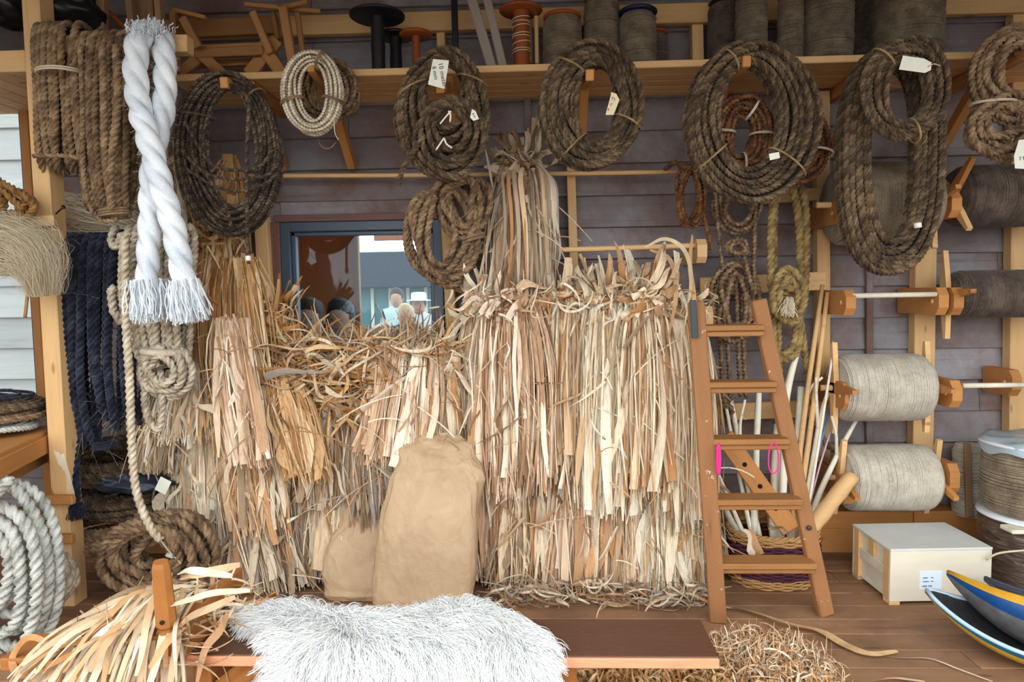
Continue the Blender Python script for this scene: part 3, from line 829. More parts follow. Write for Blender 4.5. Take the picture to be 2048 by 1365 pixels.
c3b = rope_thing('rope_hank', 'loose lighter brown hank drooping in front of the window corner', 'rope hank',
    [(px_coil(-.52, (812, 372, 958, 572), (858, 395, 905, 530), 8, .12, 16, wob=.02), R_(7.2, -.52), {}),
     (px_coil(-.50, (868, 350, 985, 478), (905, 365, 950, 450), 7, .12, 17, wob=.015), R_(7.2, -.5), {}),
     (px_path([(880, 360, -.55), (850, 420, -.56), (838, 480, -.56), (850, 530, -.55), (890, 560, -.54)]), R_(7.5, -.5), {})], ROPE_BR)
ring_tie(c3b, P(950, 478, -.5), .05, .06, (1, 0, .2), (0, 1, 0), .008, 2, ROPE_BR)
o, i = (1082, 93, 1281, 337), (1150, 128, 1236, 286)
c4 = rope_thing('rope_coil', 'round dark brown coil with narrow buff tag, left of the bare dowel end', 'rope coil',
    [(px_coil(YC, o, i, 27, .11, 18, shuffle=.35, wob=.009), R_(5.8), {})], ROPE_DK)
for d in (320, 110, 215): coil_tie(c4, YC, o, i, d, .11)
paper_tag(c4, [(1223, 184), (1233, 188), (1239, 200), (1227, 230), (1211, 230), (1221, 193)], YC - .08,
    [('71', .022, (0, .012), INK), ('//', .020, (-.004, -.012), INK), ('6', .020, (-.012, -.036), INK_R)], turn=-12, mat=plain('tag_buff', rgb(226, 208, 172), .7))
V, F = tube_data(px_path([(1223, 230, YC - .08), (1221, 260, YC - .07), (1214, 288, YC - .05)], 4), .002, 5)
mesh_part('tag_string', V, F, ROPE_DK2, c4)
o, i = (1372, 92, 1634, 405), (1436, 130, 1556, 338)
c5 = rope_thing('rope_coil', 'largest dark coil, circling the small rust coil', 'rope coil',
    [(px_coil(YC, o, i, 32, .12, 19, shuffle=.35, wob=.010), R_(5.8), {})], ROPE_DK)
for d in (335, 130, 235): coil_tie(c5, YC, o, i, d, .12)
paper_tag(c5, [(1538, 308), (1558, 304), (1560, 316), (1540, 321)], YC - .10)
c5b = rope_thing('rope_coil', 'small rust brown coil hanging inside the largest coil', 'rope coil',
    [(px_coil(-.55, (1430, 198, 1540, 343), (1464, 228, 1506, 312), 10, .08, 20), R_(5.4, -.55), dict(m=6))], ROPE_RED)
for d in (90, 180, 275, 30): coil_tie(c5b, -.55, (1430, 198, 1540, 343), (1464, 228, 1506, 312), d, .08, .003, STRING_W if d == 30 else STRING)
c5c = rope_thing('rope_coil', 'rust coil peeping out behind right side of largest coil', 'rope coil',
    [(px_coil(-.50, (1540, 215, 1660, 372), (1575, 240, 1632, 340), 7, .07, 21), R_(5.4, -.5), dict(m=6))], ROPE_RED)
coil_tie(c5c, -.5, (1540, 215, 1660, 372), (1575, 240, 1632, 340), 100, .07, .003, STRING_W)
o, i = (1683, 95, 1880, 550), (1738, 135, 1832, 478)
c7 = rope_thing('rope_hank', 'long dark hank of many hanging loops in front of a twine reel', 'rope hank',
    [(px_coil(YC + .02, o, i, 22, .12, 22, power=2.5, shuffle=.35, wob=.009), R_(6.2), {}),
     (px_path([(1790, 110, YC), (1815, 170, YC + .03), (1828, 230, YC + .05)]), R_(6), {})], ROPE_DK)
V, F = tube_data(np.array([P(1835, 446, YC - .06), P(1836, 456, YC - .06)]), R_(7), 8)
mesh_part('whipping', V, F, STRING_W, c7)
o, i = (1722, 80, 1896, 282), (1768, 120, 1850, 246)
c7b = rope_thing('rope_coil', 'small round coil with pale tag on top of the long hank', 'rope coil',
    [(px_coil(-.86, o, i, 14, .06, 23, shuffle=.3, wob=.006), R_(5.8), {})], ROPE_DK)
for d in (165, 320): coil_tie(c7b, -.86, o, i, d, .06)
paper_tag(c7b, [(1806, 111), (1848, 117), (1863, 125), (1862, 140), (1850, 146), (1798, 139)], -.93, [])
V, F = tube_data(px_path([(1857, 133, -.935), (1868, 128, -.92), (1880, 132, -.90)], 4), .003, 5)
mesh_part('tag_string', V, F, STRING, c7b)
c8 = rope_thing('rope_coil', 'brown coil cut by the right edge, upper loops and lower bight', 'rope coil',
    [(px_coil(YC, (1946, 52, 2130, 250), (1995, 90, 2085, 190), 10, .10, 24), R_(7.4), {}),
     (px_coil(YC - .02, (1934, 195, 2075, 328), (1970, 215, 2035, 265), 8, .08, 25, wob=.014), R_(7.4), {})], ROPE_BR)
ring_tie(c8, P(1985, 208, YC), .10, .07, (1, 0, 0), (0, 1, 0), .003, 2)
paper_tag(c8, [(2038, 280), (2060, 278), (2066, 330), (2048, 338), (2030, 337), (2028, 312)], YC - .10, [('7 M', .022, (0, -.01), INK)], turn=8)

# --- ropes hung on the wall behind the ladder
rope_thing('rope_hank', 'dark rust hank knotted to the dowel end, left of the largest coil', 'rope hank',
    [(px_coil(-.36, (1348, 325, 1412, 465), (1366, 345, 1398, 440), 5, .08, 26, wob=.012), R_(5.2, -.36), dict(m=6)),
     (px_path([(1330, 338, -.30), (1350, 325, -.38), (1368, 335, -.40), (1385, 330, -.36)]), R_(6, -.36), dict(m=6)),
     (px_path([(1400, 380, -.36), (1412, 450, -.36), (1424, 500, -.35)]), R_(5, -.36), dict(m=6))], ROPE_RED)
rope_thing('rope_hank', 'brown hank with a round looped knot below the largest coil', 'rope hank',
    [(px_coil(-.34, (1428, 350, 1520, 470), (1450, 370, 1500, 445), 4, .08, 27, wob=.02), R_(5.6, -.34), dict(m=6)),
     (px_coil(-.40, (1447, 474, 1505, 516), (1462, 484, 1490, 506), 3, .05, 28), R_(5.2, -.4), dict(m=6)),
     (px_path([(1430, 370, -.34), (1436, 450, -.34), (1441, 500, -.34), (1446, 540, -.34)]), R_(5.2, -.34), dict(m=6)),
     (px_path([(1512, 370, -.34), (1510, 450, -.34), (1508, 540, -.34), (1510, 590, -.34)]), R_(5.4, -.34), dict(m=6)),
     (px_path([(1485, 500, -.36), (1495, 540, -.36), (1505, 580, -.36)]), R_(5.4, -.34), dict(m=6))], ROPE_BR)
rope_thing('rope_hank', 'weathered grey brown hank hanging behind the ladder top', 'rope hank',
    [(px_coil(-.30, (1420, 528, 1515, 690), (1450, 548, 1485, 655), 7, .09, 29, wob=.02), R_(6.2, -.3), dict(m=6))] +
    [(px_path([(x, 560, -.30), (x + 3, 680, -.29), (x + 8, 790, -.27), (x + 10, e, -.25)]), R_(5.6, -.3), dict(m=6)) for x, e in ((1438, 840), (1452, 845), (1473, 760), (1484, 770))] +
    [(px_coil(-.28, (1426, 800, 1475, 850), (1438, 812, 1462, 838), 3, .06, 30), R_(5.6, -.3), dict(m=6))], ROPE_BR)
c6 = rope_thing('rope_hank', 'thick straw coloured rope doubled into long loops with frayed knot', 'rope hank',
    [(px_coil(-.34, (1540, 350, 1619, 640), (1558, 372, 1598, 612), 2, .05, 31, power=2.8, wob=.006), R_(9, -.34), {}),
     (px_coil(-.40, (1546, 538, 1612, 648), (1566, 562, 1590, 615), 3, .06, 32), R_(8.2, -.4), {}),
     (px_coil(-.32, (1538, 580, 1606, 728), (1556, 600, 1590, 705), 2, .05, 33), R_(8.2, -.34), {}),
     (px_path([(1600, 640, -.3), (1612, 720, -.28), (1625, 800, -.25), (1640, 870, -.22), (1672, 905, -.2)]), R_(8, -.3), {}),
     (px_path([(1556, 640, -.3), (1558, 740, -.28), (1570, 840, -.25), (1600, 900, -.22)]), R_(8, -.3), {})], ROPE_YE)
def fray(parent, top, bot, hw0, hw1, n, mat, w=.0016, dy=.02, seed=1, name='frayed_end', wave=.006, K=7):
    """loose fibres fanning from one world point to another"""
    r = np.random.default_rng(seed)
    top, bot = np.array(list(top)), np.array(list(bot))
    d = bot - top; ax = d / np.linalg.norm(d)
    s1 = np.cross(ax, [0, 1, 0]); s1 /= np.linalg.norm(s1); s2 = np.cross(ax, s1)
    u, v = r.normal(0, .5, n), r.normal(0, .5, n)
    t = np.linspace(0, 1, K)
    le = r.uniform(.75, 1.08, n)
    P_ = top + (t[None] * le[:, None])[..., None] * d
    wd = (hw0 + (hw1 - hw0) * t)[None]
    off = u[:, None] * wd + wave * np.sin(t[None] * r.uniform(4, 12, n)[:, None] + r.uniform(0, 6, n)[:, None])
    offy = v[:, None] * wd * dy / max(hw1, 1e-6) * 2
    P_ = P_ + off[..., None] * s1 + offy[..., None] * s2
    V, F = ribbons(P_, np.full((n, K), w) * r.uniform(.6, 1.4, n)[:, None], r.uniform(-1, 1, n), r.uniform(-1, 1, n))
    o = mesh_part(name, V, F, mat, parent)
    o['kind'] = 'stuff'
    return o
fray(c6, P(1578, 595, -.43), P(1574, 632, -.45), .01, .035, 150, ROPE_CR, seed=4)

# --- left end: hanks on the post's arm
YA = -.88
L1 = rope_thing('rope_hank', 'brown coir hank hung against the post, furthest left on the arm', 'rope hank',
    [(bar_hank(-.80, 88, 166, 52, 352, 7, .085, 41, .75), R_(7.8, YA), {}),
     (px_path([(165, 318, YA - .05), (130, 312, YA - .08), (95, 311, YA - .09), (66, 312, YA - .1)]), R_(5, YA), {})], ROPE_BR)
ring_tie(L1, P(122, 148, YA), .10, .09, (1, 0, 0), (0, 1, 0), .005, 2)
L2 = rope_thing('rope_hank', 'broad brown hank of vertical loops between coir hank and white rope', 'rope hank',
    [(bar_hank(-.80, 160, 284, 70, 436, 11, .085, 42, .62), R_(7.8, YA), {}),
     (px_path([(160, 90, YA - .06), (165, 200, YA - .08), (166, 330, YA - .07), (176, 400, YA - .06), (200, 440, YA - .05), (235, 440, YA - .04)]), R_(5.5, YA), {}),
     (px_path([(205, 90, YA - .08), (208, 200, YA - .1), (212, 330, YA - .09), (225, 420, YA - .06)]), R_(8, YA), {}),
     (px_path([(232, 90, YA - .08), (236, 200, YA - .1), (222, 330, YA - .09), (222, 420, YA - .06)]), R_(8.5, YA), {})], ROPE_BR)
ring_tie(L2, P(228, 428, YA), .07, .06, (1, 0, .1), (0, 1, 0), .006, 3, ROPE_BR)
YW = -.98
wr_ = R_(24, YW)
wpathA = px_path([(318, 78, YW + .16), (300, 62, YW + .09), (280, 72, YW + .03), (271, 130, YW), (278, 210, YW - .01), (300, 290, YW - .05), (322, 370, YW - .06), (345, 450, YW - .05), (362, 530, YW - .04), (372, 585, YW - .03)])
wpathB = px_path([(318, 78, YW + .16), (326, 85, YW + .10), (330, 140, YW + .07), (328, 215, YW + .05), (312, 285, YW + .03), (302, 360, YW + .01), (300, 440, YW), (296, 520, YW), (294, 585, YW)])
white = rope_thing('white_rope', 'thick fluffy white rope looped over the arm end with frayed ends', 'rope',
    [(wpathA, wr_, dict(deep=.30, step=.2, m=24, lay=wr_ * 6.4, hand=-1)), (wpathB, wr_ * .95, dict(deep=.30, step=.2, m=24, lay=wr_ * 6.4, hand=-1))], ROPE_WH)
fray(white, P(368, 560, YW - .03), P(386, 640, YW - .03), wr_ * .8, wr_ * 1.15, 700, ROPE_WH, w=.0022, dy=.05, seed=5)
fray(white, P(295, 560, YW), P(308, 640, YW), wr_ * .8, wr_ * 1.1, 700, ROPE_WH, w=.0022, dy=.05, seed=6)
fray(white, P(292, 68, YW + .05), P(296, 46, YW + .02), wr_ * .8, wr_ * .9, 260, ROPE_WH, w=.002, dy=.05, seed=7)
# fluff standing off the white rope
def fuzz(parent, path, rad, n, ln, mat, seed=1, w=.0008, name='fluff'):
    r = np.random.default_rng(seed); p = np.asarray(path)
    k = r.integers(0, len(p), n); d = r.normal(0, 1, (n, 3)); d /= np.linalg.norm(d, axis=1, keepdims=True)
    st = p[k] + d * rad * .85; t = np.linspace(0, 1, 4)
    dd = d + r.normal(0, .8, (n, 3)); dd[:, 2] -= .3
    L = r.uniform(.4, 1, n) * ln
    Pt = st[:, None] + dd[:, None] * (t[None] * L[:, None])[..., None]
    Pt[:, :, 2] -= (t ** 2)[None] * (L * .4)[:, None]
    V, F = ribbons(Pt, np.full((n, 4), w), r.uniform(-1, 1, n), r.uniform(-1, 1, n))
    o = mesh_part(name, V, F, mat, parent); o['kind'] = 'stuff'
fuzz(white, np.vstack([wpathA, wpathB]), wr_, 3200, .014, ROPE_WH, 3, w=.0003)
YN = -.66
L3p = [(bar_hank(-.70, 124, 288, 472, 905, 11, .08, 43, .80, wob=.02, jag=.22), R_(8.8, YN), {}),
       (px_path([(132, 780, YN - .05), (150, 850, YN - .06), (152, 930, YN - .1), (154, 985, YN - .14), (153, 1010, YN - .15)]), R_(8.4, YN), {}),
       (px_path([(243, 460, YN - .10), (247, 560, YN - .13), (250, 650, YN - .13), (262, 760, YN - .1), (280, 850, YN - .05)]), R_(6, YN), {})]
L3 = rope_thing('rope_hank', 'navy black rope hank with a long dangling end beside the post', 'rope hank', L3p, ROPE_NV)
fray(L3, P(153, 1005, YN - .15), P(152, 1040, YN - .16), .02, .035, 140, ROPE_NV, seed=8)
ring_tie(L3, P(210, 890, YN), .05, .06, (1, 0, 0), (0, 1, 0), .007, 3, ROPE_NV)
fuzz(L3, L3p[0][0][::3], .03, 160, .08, STRING, 5, w=.0003, name='loose_hair')
YB = -.80
L4 = rope_thing('rope_hank', 'beige hemp hank bound in folds beneath the white rope', 'rope hank',
    [(bar_hank(-.78, 268, 376, 455, 735, 8, .07, 44, .85), R_(9, YB), {}),
     (px_coil(YB - .02, (282, 690, 386, 800), (312, 712, 352, 760), 8, .10, 45, wob=.012), R_(8.6, YB), {}),
     (px_coil(YB - .03, (288, 720, 330, 872), (298, 740, 318, 845), 2, .05, 46, power=2.5), R_(8, YB), {}),
     (px_coil(YB - .04, (220, 575, 262, 652), (232, 590, 250, 636), 1, .04, 47), R_(9, YB), {}),
     (px_path([(232, 450, YB), (222, 480, YB - .02), (232, 495, YB - .03), (245, 470, YB - .04), (243, 560, YB - .06), (246, 620, YB - .06)]), R_(8, YB), {})], ROPE_BE)
ring_tie(L4, P(334, 735, YB), .11, .07, (1, 0, .25), (0, 1, 0), .004, 2, ROPE_DK2)
ring_tie(L4, P(330, 707, YB), .105, .08, (1, 0, -.1), (0, 1, 0), .018, 1, ROPE_BE, name='binding_turn')
tail = rope_thing('rope', 'single long cream rope end trailing down past the shelves', 'rope',
    [(px_path([(250, 470, YB - .1), (252, 640, YB - .1), (259, 760, YB - .1), (263, 880, YB - .1), (272, 980, YB - .1), (298, 1050, YB - .12), (322, 1082, YB - .13)]), R_(9, YB), {}),
     (px_path([(320, 1080, YB - .13), (340, 1105, YB - .13), (362, 1128, YB - .13)]), .004, dict(m=6))], ROPE_CR)
# pale flax skein behind the hanks
def skein(name, label, cat, pts, rad, n, mat, seed, w=.0012, K=14, spread=1.0):
    """a hank of combed fibre along a path"""
    r = np.random.default_rng(seed)
    p = catmull([list(P(*q)) for q in pts], 8)
    t = np.linspace(0, 1, K); s = np.linspace(0, 1, len(p))
    base = np.stack([np.interp(t, s, p[:, k]) for k in range(3)], 1)
    rr_ = np.interp(t, np.linspace(0, 1, len(rad)), rad)
    a = r.uniform(0, 2 * PI, n); q = np.sqrt(r.uniform(0, 1, n))
    T = np.gradient(base, axis=0); T /= np.linalg.norm(T, axis=1, keepdims=True); N_, B_ = frames(T)
    wav = r.normal(0, .25, (n, 1)) * np.sin(t[None] * r.uniform(3, 14, (n, 1)) + r.uniform(0, 6, (n, 1)))
    pts_ = base[None] + ((q * np.cos(a))[:, None] + wav)[..., None] * (N_ * rr_[:, None])[None] + ((q * np.sin(a))[:, None] + wav)[..., None] * (B_ * rr_[:, None])[None]
    V, F = ribbons(pts_, np.full((n, K), w), r.uniform(-1.5, 1.5, n), r.uniform(-1.5, 1.5, n))
    t_ = thing(name, label, cat, V.min(0))
    o = mesh_part('fibres', V, F, mat, t_); o['kind'] = 'stuff'
    return t_
TOW = husk_mat('tow', [rgb(214, 198, 168), rgb(196, 178, 146), rgb(226, 214, 190), rgb(186, 166, 134)], False, dark=.85)
TOWW = husk_mat('tow_white', [rgb(232, 222, 202), rgb(216, 202, 176), rgb(240, 234, 220), rgb(204, 170, 120)], False, dark=.85)
skein('flax_skein', 'pale combed flax skein lying behind the post above the navy hank', 'fibre skein',
    [(95, 400, -.50), (140, 425, -.48), (190, 438, -.48), (250, 452, -.5), (290, 470, -.5)], [.05, .09, .08, .07, .05], 900, TOWW, 3)
tw = skein('flax_tow', 'fluffy beige flax tow spilling down in front of the left window', 'fibre bundle',
    [(-90, 470, -.95), (0, 486, -1.0), (55, 505, -1.02), (78, 540, -1.02), (88, 590, -1.0)], [.13, .13, .11, .08, .05], 3200, TOW, 4, w=.0005)
V, F = tube_data(px_path([(58, 565, -1.02), (54, 600, -1.02), (50, 636, -1.02)], 4), .007, 6)
mesh_part('stalk', V, F, PINE_D, tw)
ROPE_GO = fibre_mat('rope_golden', rgb(92, 60, 26), rgb(146, 104, 54), rgb(184, 140, 82))
rope_thing('rope_coil', 'golden brown coil resting on the flax tow at the left edge', 'rope coil',
    [(px_coil(-.95, (-110, 362, 66, 452), (-60, 392, 10, 430), 9, .14, 48, wob=.018), R_(8, -.95), {})], ROPE_GO)
V, F = ribbons(np.array([px_path([(108, 860, YN - .16), (118, 905, YN - .17), (132, 950, YN - .17), (146, 1000, YN - .16)], 4)]), np.full((1, 13), .022), np.array([.2]), np.array([-.3]))
o = mesh_part('fabric_strip', V, F, plain('strip_cream', rgb(226, 212, 184), .8, noise=.1), None)
tag(o, 'cream cloth strip hanging down the face of the post', 'strip')

# --- flat coils on the side shelf (horizontal)
def flat_coil(C, rx, ry, n, r, mat, label, seed, zspread=.03, inner=.45, group=None, name='rope_coil', tilt=None):
    U, W, D = Vector((1, 0, 0)), Vector((0, 1, 0)), Vector((0, 0, 1))
    if tilt is not None:
        Rm = Matrix.Rotation(tilt[0], 3, 'X') @ Matrix.Rotation(tilt[1], 3, 'Y')
        U, W, D = Rm @ U, Rm @ W, Rm @ D
    p = coil_path(C, U, W, D, (rx, rx, ry, ry), (rx * inner, rx * inner, ry * inner, ry * inner), n, zspread, seed, wob=.01)
    return rope_thing(name, label, 'rope coil', [(p, r, {})], mat, group)
sc_ = G(20, 880, zt)
flat_coil((sc_.x - .30, sc_.y + .12, zt + .03), .32, .26, 6, .014, ROPE_GY, 'pale rope coil lying lowest on the amber side shelf', 51, .03)
for k, (dz, m_, lb) in enumerate(((.085, ROPE_BR, 'lower brown coil in the pile on the side shelf'), (.135, ROPE_DK, 'upper brown coil in the pile on the side shelf'), (.178, ROPE_NV, 'thin blue grey coil topping the pile on the side shelf'))):
    flat_coil((sc_.x - .32, sc_.y + .16, zt + dz), .34 - .01 * k, .28, 7 if k < 2 else 3, .012 if k < 2 else .008, m_, lb, 52 + k, .03, inner=.5)
# --- heavy coils on the floor at the left
YG = -1.32
rope_thing('rope_coil', 'heavy grey white rope coil standing at the lower left edge', 'rope coil',
    [(px_coil(YG, (-150, 968, 102, 1345), (-60, 1050, 22, 1180), 9, .20, 61, wob=.02, power=2.2, rr=.03), R_(14, YG), {}),
     (px_path([(-20, 1000, YG - .1), (10, 970, YG - .1), (22, 958, YG - .08)]), R_(12, YG), {})], ROPE_GY)
rope_thing('rope_coil', 'thick beige coil slumped behind the heavy grey coil', 'rope coil',
    [(px_coil(-1.12, (62, 1095, 160, 1232), (92, 1125, 130, 1195), 5, .14, 62, wob=.014, rr=.026), R_(12.5, -1.12), {})], ROPE_BE)
b0 = G(300, 1165)
rope_thing('rope_coil', 'large brown coil leaning on the floor behind the bench peg', 'rope coil',
    [(px_coil(-.82, (210, 1032, 428, 1182), (285, 1066, 350, 1128), 11, .26, 63, wob=.02, rr=.026), R_(10.5, -.8), {})], ROPE_BR)
for k, (px, py, Yk, lb) in enumerate(((210, 1042, -.50, 'brown floor coil tucked low behind the post'), (262, 975, -.34, 'dark coil in the middle of the pile behind the post'), (240, 915, -.30, 'dark coil at the top of the pile behind the post'))):
    c = P(px, py, Yk)
    flat_coil((c.x, c.y, c.z - .05), .36, .24, 14, .019, (ROPE_BR, ROPE_DK, ROPE_DK)[k], lb, 64 + k, .17, inner=.45, tilt=(math.radians(14), 0))

# ================================================================ husk and straw bundles
def leaf_variant(seed, K=9):
    """one dry leaf strip, unit long down -z, unit wide in x, folded and bent in y"""
    r = np.random.default_rng(seed)
    t = np.linspace(0, 1, K)
    kind = seed % 4
    if kind == 0: w = .5 * np.minimum(1, .55 + t * 1.2)                      # cut blunt at the foot
    elif kind == 1: w = .5 * (np.sin(PI * np.clip(t * .9 + .08, 0, 1)) ** .6)
    elif kind == 2: w = .5 * np.minimum(1, 1.15 - .75 * t)
    else: w = .5 * np.minimum(1, .4 + 1.5 * t) * np.minimum(1, (1.04 - t) * 5)
    w = np.maximum(w, .05)
    bend = r.normal(0, .35) * np.sin(PI * t) + r.normal(0, .25) * np.sin(2 * PI * t)
    sway = r.normal(0, .35) * np.sin(PI * t) + r.normal(0, .4) * np.sin(2 * PI * t + r.uniform(0, 3))
    tw = r.normal(0, .5) * t + r.normal(0, .25) * np.sin(4 * t)
    V = []
    for k in range(K):
        for j in (-1, 0, 1):
            x = j * w[k]; y = .22 * (abs(j) - .5) * w[k] * 2
            c, s = math.cos(tw[k]), math.sin(tw[k])
            V.append((x * c - y * s + sway[k] * .6, x * s + y * c + bend[k], -t[k]))
    return np.array(V), ring_grid(K, 3, close=False)
LEAF = {}
for _p in HUSK:
    LEAF[_p] = []
    for q in range(14):
        V, F = leaf_variant(100 + q)
        me = np_mesh('leaf', V, F, True); me.materials.append(HUSK[_p][0])
        LEAF[_p].append(me)
def place_leaf(parent, pal, a, b, w, r, bend=.03, name='leaf'):
    a = Vector(a); b = Vector(b); d = (b - a); L = d.length
    z = -d.normalized()
    x = Vector((math.cos(0), 0, 0)); ang = r.normal(0, .45)
    x = Vector((math.cos(ang), math.sin(ang), 0)); x = (x - z * x.dot(z)).normalized(); y = z.cross(x)
    M = Matrix((x * w, y * bend, z * L)).transposed().to_4x4(); M.translation = a
    me = LEAF[pal][int(r.integers(0, 14))]
    o = bpy.data.objects.new(name, me); COL.objects.link(o); o.parent = parent
    o.matrix_local = Matrix.Translation(-ORG[parent.name]) @ M
    return o
def tangle(name, label, region, n, pal, seed, K=12, L=(.15, .4), w=(.003, .010), curl=6, flat=.5, tiltz=.5, cat='straw heap', as_part=None):
    """region(r, n) -> (n,3) start points"""
    r = np.random.default_rng(seed)
    c = region(r, n)
    th = r.uniform(0, 2 * PI, n); kap = r.normal(0, curl, n); Ls = r.uniform(*L, n)
    ez = r.normal(0, tiltz, n); kz = r.normal(0, curl * .5, n)
    t = np.linspace(-.5, .5, K)
    ang = th[:, None] + kap[:, None] * t[None] * 1.0
    el = ez[:, None] + kz[:, None] * t[None]
    step = (Ls / K)[:, None]
    dx = np.cos(ang) * np.cos(el) * step; dy = np.sin(ang) * np.cos(el) * step * flat; dz = np.sin(el) * step
    Pt = np.stack([np.cumsum(dx, 1), np.cumsum(dy, 1), np.cumsum(dz, 1)], -1)
    Pt = Pt - Pt.mean(1, keepdims=True) + c[:, None]
    Pt[:, :, 2] = np.maximum(Pt[:, :, 2], .006)
    W = r.uniform(*w, n)[:, None] * np.sin(PI * (np.linspace(.04, .96, K)))[None] ** .4
    V, F = ribbons(Pt, W, r.uniform(-1.5, 1.5, n), r.uniform(-1.5, 1.5, n))
    if as_part is not None:
        o = mesh_part(name, V, F, HUSK[pal][1], as_part); o['kind'] = 'stuff'; return o
    o = mesh_part(name, V, F, HUSK[pal][1], None)
    return tag(o, label, cat, kind='stuff')
def bundle(label, top, bot, hwt, hwb, Yt, Yb, pal='pale', nleaf=30, nfib=260, stub=None, dt=.05, db=.10, seed=0,
           leafw=(.024, .060), fibw=(.0015, .005), lens=(.84, 1.03), tie=None, name='husk_bundle', cat='straw bundle', bulge=.03, wild=12):
    r = np.random.default_rng(1000 + seed)
    T, B = P(*top, Yt), P(*bot, Yb)
    wT, wB = hwt * SCL(Yt), hwb * SCL(Yb)
    t_ = thing(name, label, cat, (B.x, B.y, max(B.z, .0)), 'tied bundles of dry husks and straw')
    Tn, Bn = np.array(list(T)), np.array(list(B))
    def ends(n, front):
        u = np.clip(r.normal(0, .55, n), -1.1, 1.1) if not front else r.uniform(-1, 1, n)
        v = r.uniform(-1, 1, n) if not front else r.uniform(-1.0, -.2, n)
        v = v * np.sqrt(np.maximum(0.05, 1 - np.clip(u, -1, 1) ** 2 * .8))
        st = Tn + np.stack([u * wT, v * dt, r.normal(0, .012, n)], 1)
        le = r.uniform(*lens, n)
        en = Bn + np.stack([u * wB + r.normal(0, wB * .12, n), v * db, np.zeros(n)], 1)
        en = st + (en - st) * le[:, None]
        en[:, 2] = np.maximum(en[:, 2], .012 + r.uniform(0, .03, n))
        return st, en, u, v
    # fine fibres
    K = 7
    st, en, u, v = ends(nfib, False)
    t = np.linspace(0, 1, K)
    Pt = st[:, None] + (en - st)[:, None] * t[None, :, None]
    L = np.linalg.norm(en - st, axis=1)
    bx = r.normal(0, bulge, nfib) * L + u * bulge * L; by = -np.abs(r.normal(0, bulge, nfib)) * L * np.sign(-v + 1e-6)
    sh = np.sin(PI * t ** .8)
    Pt[:, :, 0] += bx[:, None] * sh + (r.normal(0, .006, nfib)[:, None] * np.sin(t * 9 + r.uniform(0, 6, nfib)[:, None]))
    Pt[:, :, 1] += by[:, None] * sh
    W = (r.uniform(*fibw, nfib) * (1 + (r.uniform(0, 1, nfib) > .85) * 1.2))[:, None] * np.minimum(1, 1.25 - t)[None] ** .5
    parts = [ribbons(Pt, W, r.uniform(-1.1, 1.1, nfib), r.uniform(-1.1, 1.1, nfib))]
    if wild:                                                     # loose ends sticking out
        k = r.integers(0, nfib, wild); s0 = st[k] + (en[k] - st[k]) * r.uniform(.1, .9, (wild, 1))
        s0[:, 1] -= .02 + db * .6
        dirs = np.stack([r.normal(0, 1, wild), -r.uniform(.0, .5, wild), r.normal(-.5, .6, wild)], 1)
        Lw = r.uniform(.06, .2, wild); tt = np.linspace(0, 1, K)
        Pw = s0[:, None] + dirs[:, None] * (tt[None] * Lw[:, None])[..., None]
        Pw[:, :, 2] -= (tt ** 2)[None] * Lw[:, None] * .6
        Pw[:, :, 2] = np.maximum(Pw[:, :, 2], .012)
        parts.append(ribbons(Pw, np.full((wild, K), .003), r.uniform(-1, 1, wild), r.uniform(-1, 1, wild)))
    o = mesh_part('fibres', *join(parts), HUSK[pal][1], t_); o['kind'] = 'stuff'
    # broad leaves
    st, en, u, v = ends(nleaf, True)
    for q in range(nleaf):
        s_, e_ = st[q], en[q]
        t0 = r.uniform(.05, .55) if r.uniform() < .45 else 0.0            # sheaths that start lower down
        t1 = r.uniform(max(.45, t0 + .25), 1.0) if r.uniform() < .3 else r.uniform(.93, 1.02)
        s2, e2 = s_ + (e_ - s_) * t0, s_ + (e_ - s_) * t1
        e2 = e2 + np.array([r.normal(0, .035), -abs(r.normal(0, .02)), 0]) * (t1 - t0)
        s2[1] -= .012 * r.uniform(0, 1) + .35 * db * t0
        e2[2] = max(e2[2], .015)
        wq = r.uniform(*leafw) * (1.6 if r.uniform() < .16 else 1.0)
        place_leaf(t_, pal, s2, e2, wq, r, bend=r.uniform(.02, .06) * np.abs(e2 - s2).max())
    for q in range(int(nleaf * .25)):                                     # strips hanging askew across the face
        k = r.integers(0, nleaf); a_ = st[k] + (en[k] - st[k]) * r.uniform(.0, .6); a_[1] -= db * .6 + .01
        ang = r.normal(0, .5); Lq = r.uniform(.10, .28)
        b_ = a_ + np.array([math.sin(ang) * Lq, -.02, -abs(math.cos(ang)) * Lq]); b_[2] = max(b_[2], .015)
        place_leaf(t_, pal, a_, b_, r.uniform(.008, .022), r, bend=.05)
    # butt ends above the tie
    if stub:
        dx, dy, n = stub
        E = P(top[0] + dx, top[1] + dy, Yt - .04); En = np.array(list(E)); Ls = np.linalg.norm(En - Tn)
        for q in range(n):
            uu, vv = r.uniform(-1, 1), r.uniform(-1, 1)
            s_ = Tn + np.array([uu * wT * .8, vv * dt, -.01]); e_ = Tn + (En - Tn) * r.uniform(.45, 1.1) + np.array([uu * Ls * .75 + r.normal(0, .03), vv * .08 - .02, r.normal(0, .03)])
            place_leaf(t_, pal, s_, e_, r.uniform(leafw[0] * .5, leafw[1] * .7), r, bend=.04, name='butt_end')
        for q in range(n):                                                # floppy leaves folding back over the tie
            a_ = Tn + np.array([r.uniform(-1, 1) * wT, -dt - .01, r.uniform(-.02, .05)]); g_ = r.normal(0, .9); Lq = r.uniform(.06, .2)
            place_leaf(t_, pal, a_, a_ + np.array([math.sin(g_) * Lq, -.03, -math.cos(g_) * Lq * .8]), r.uniform(.012, .04), r, bend=.06)
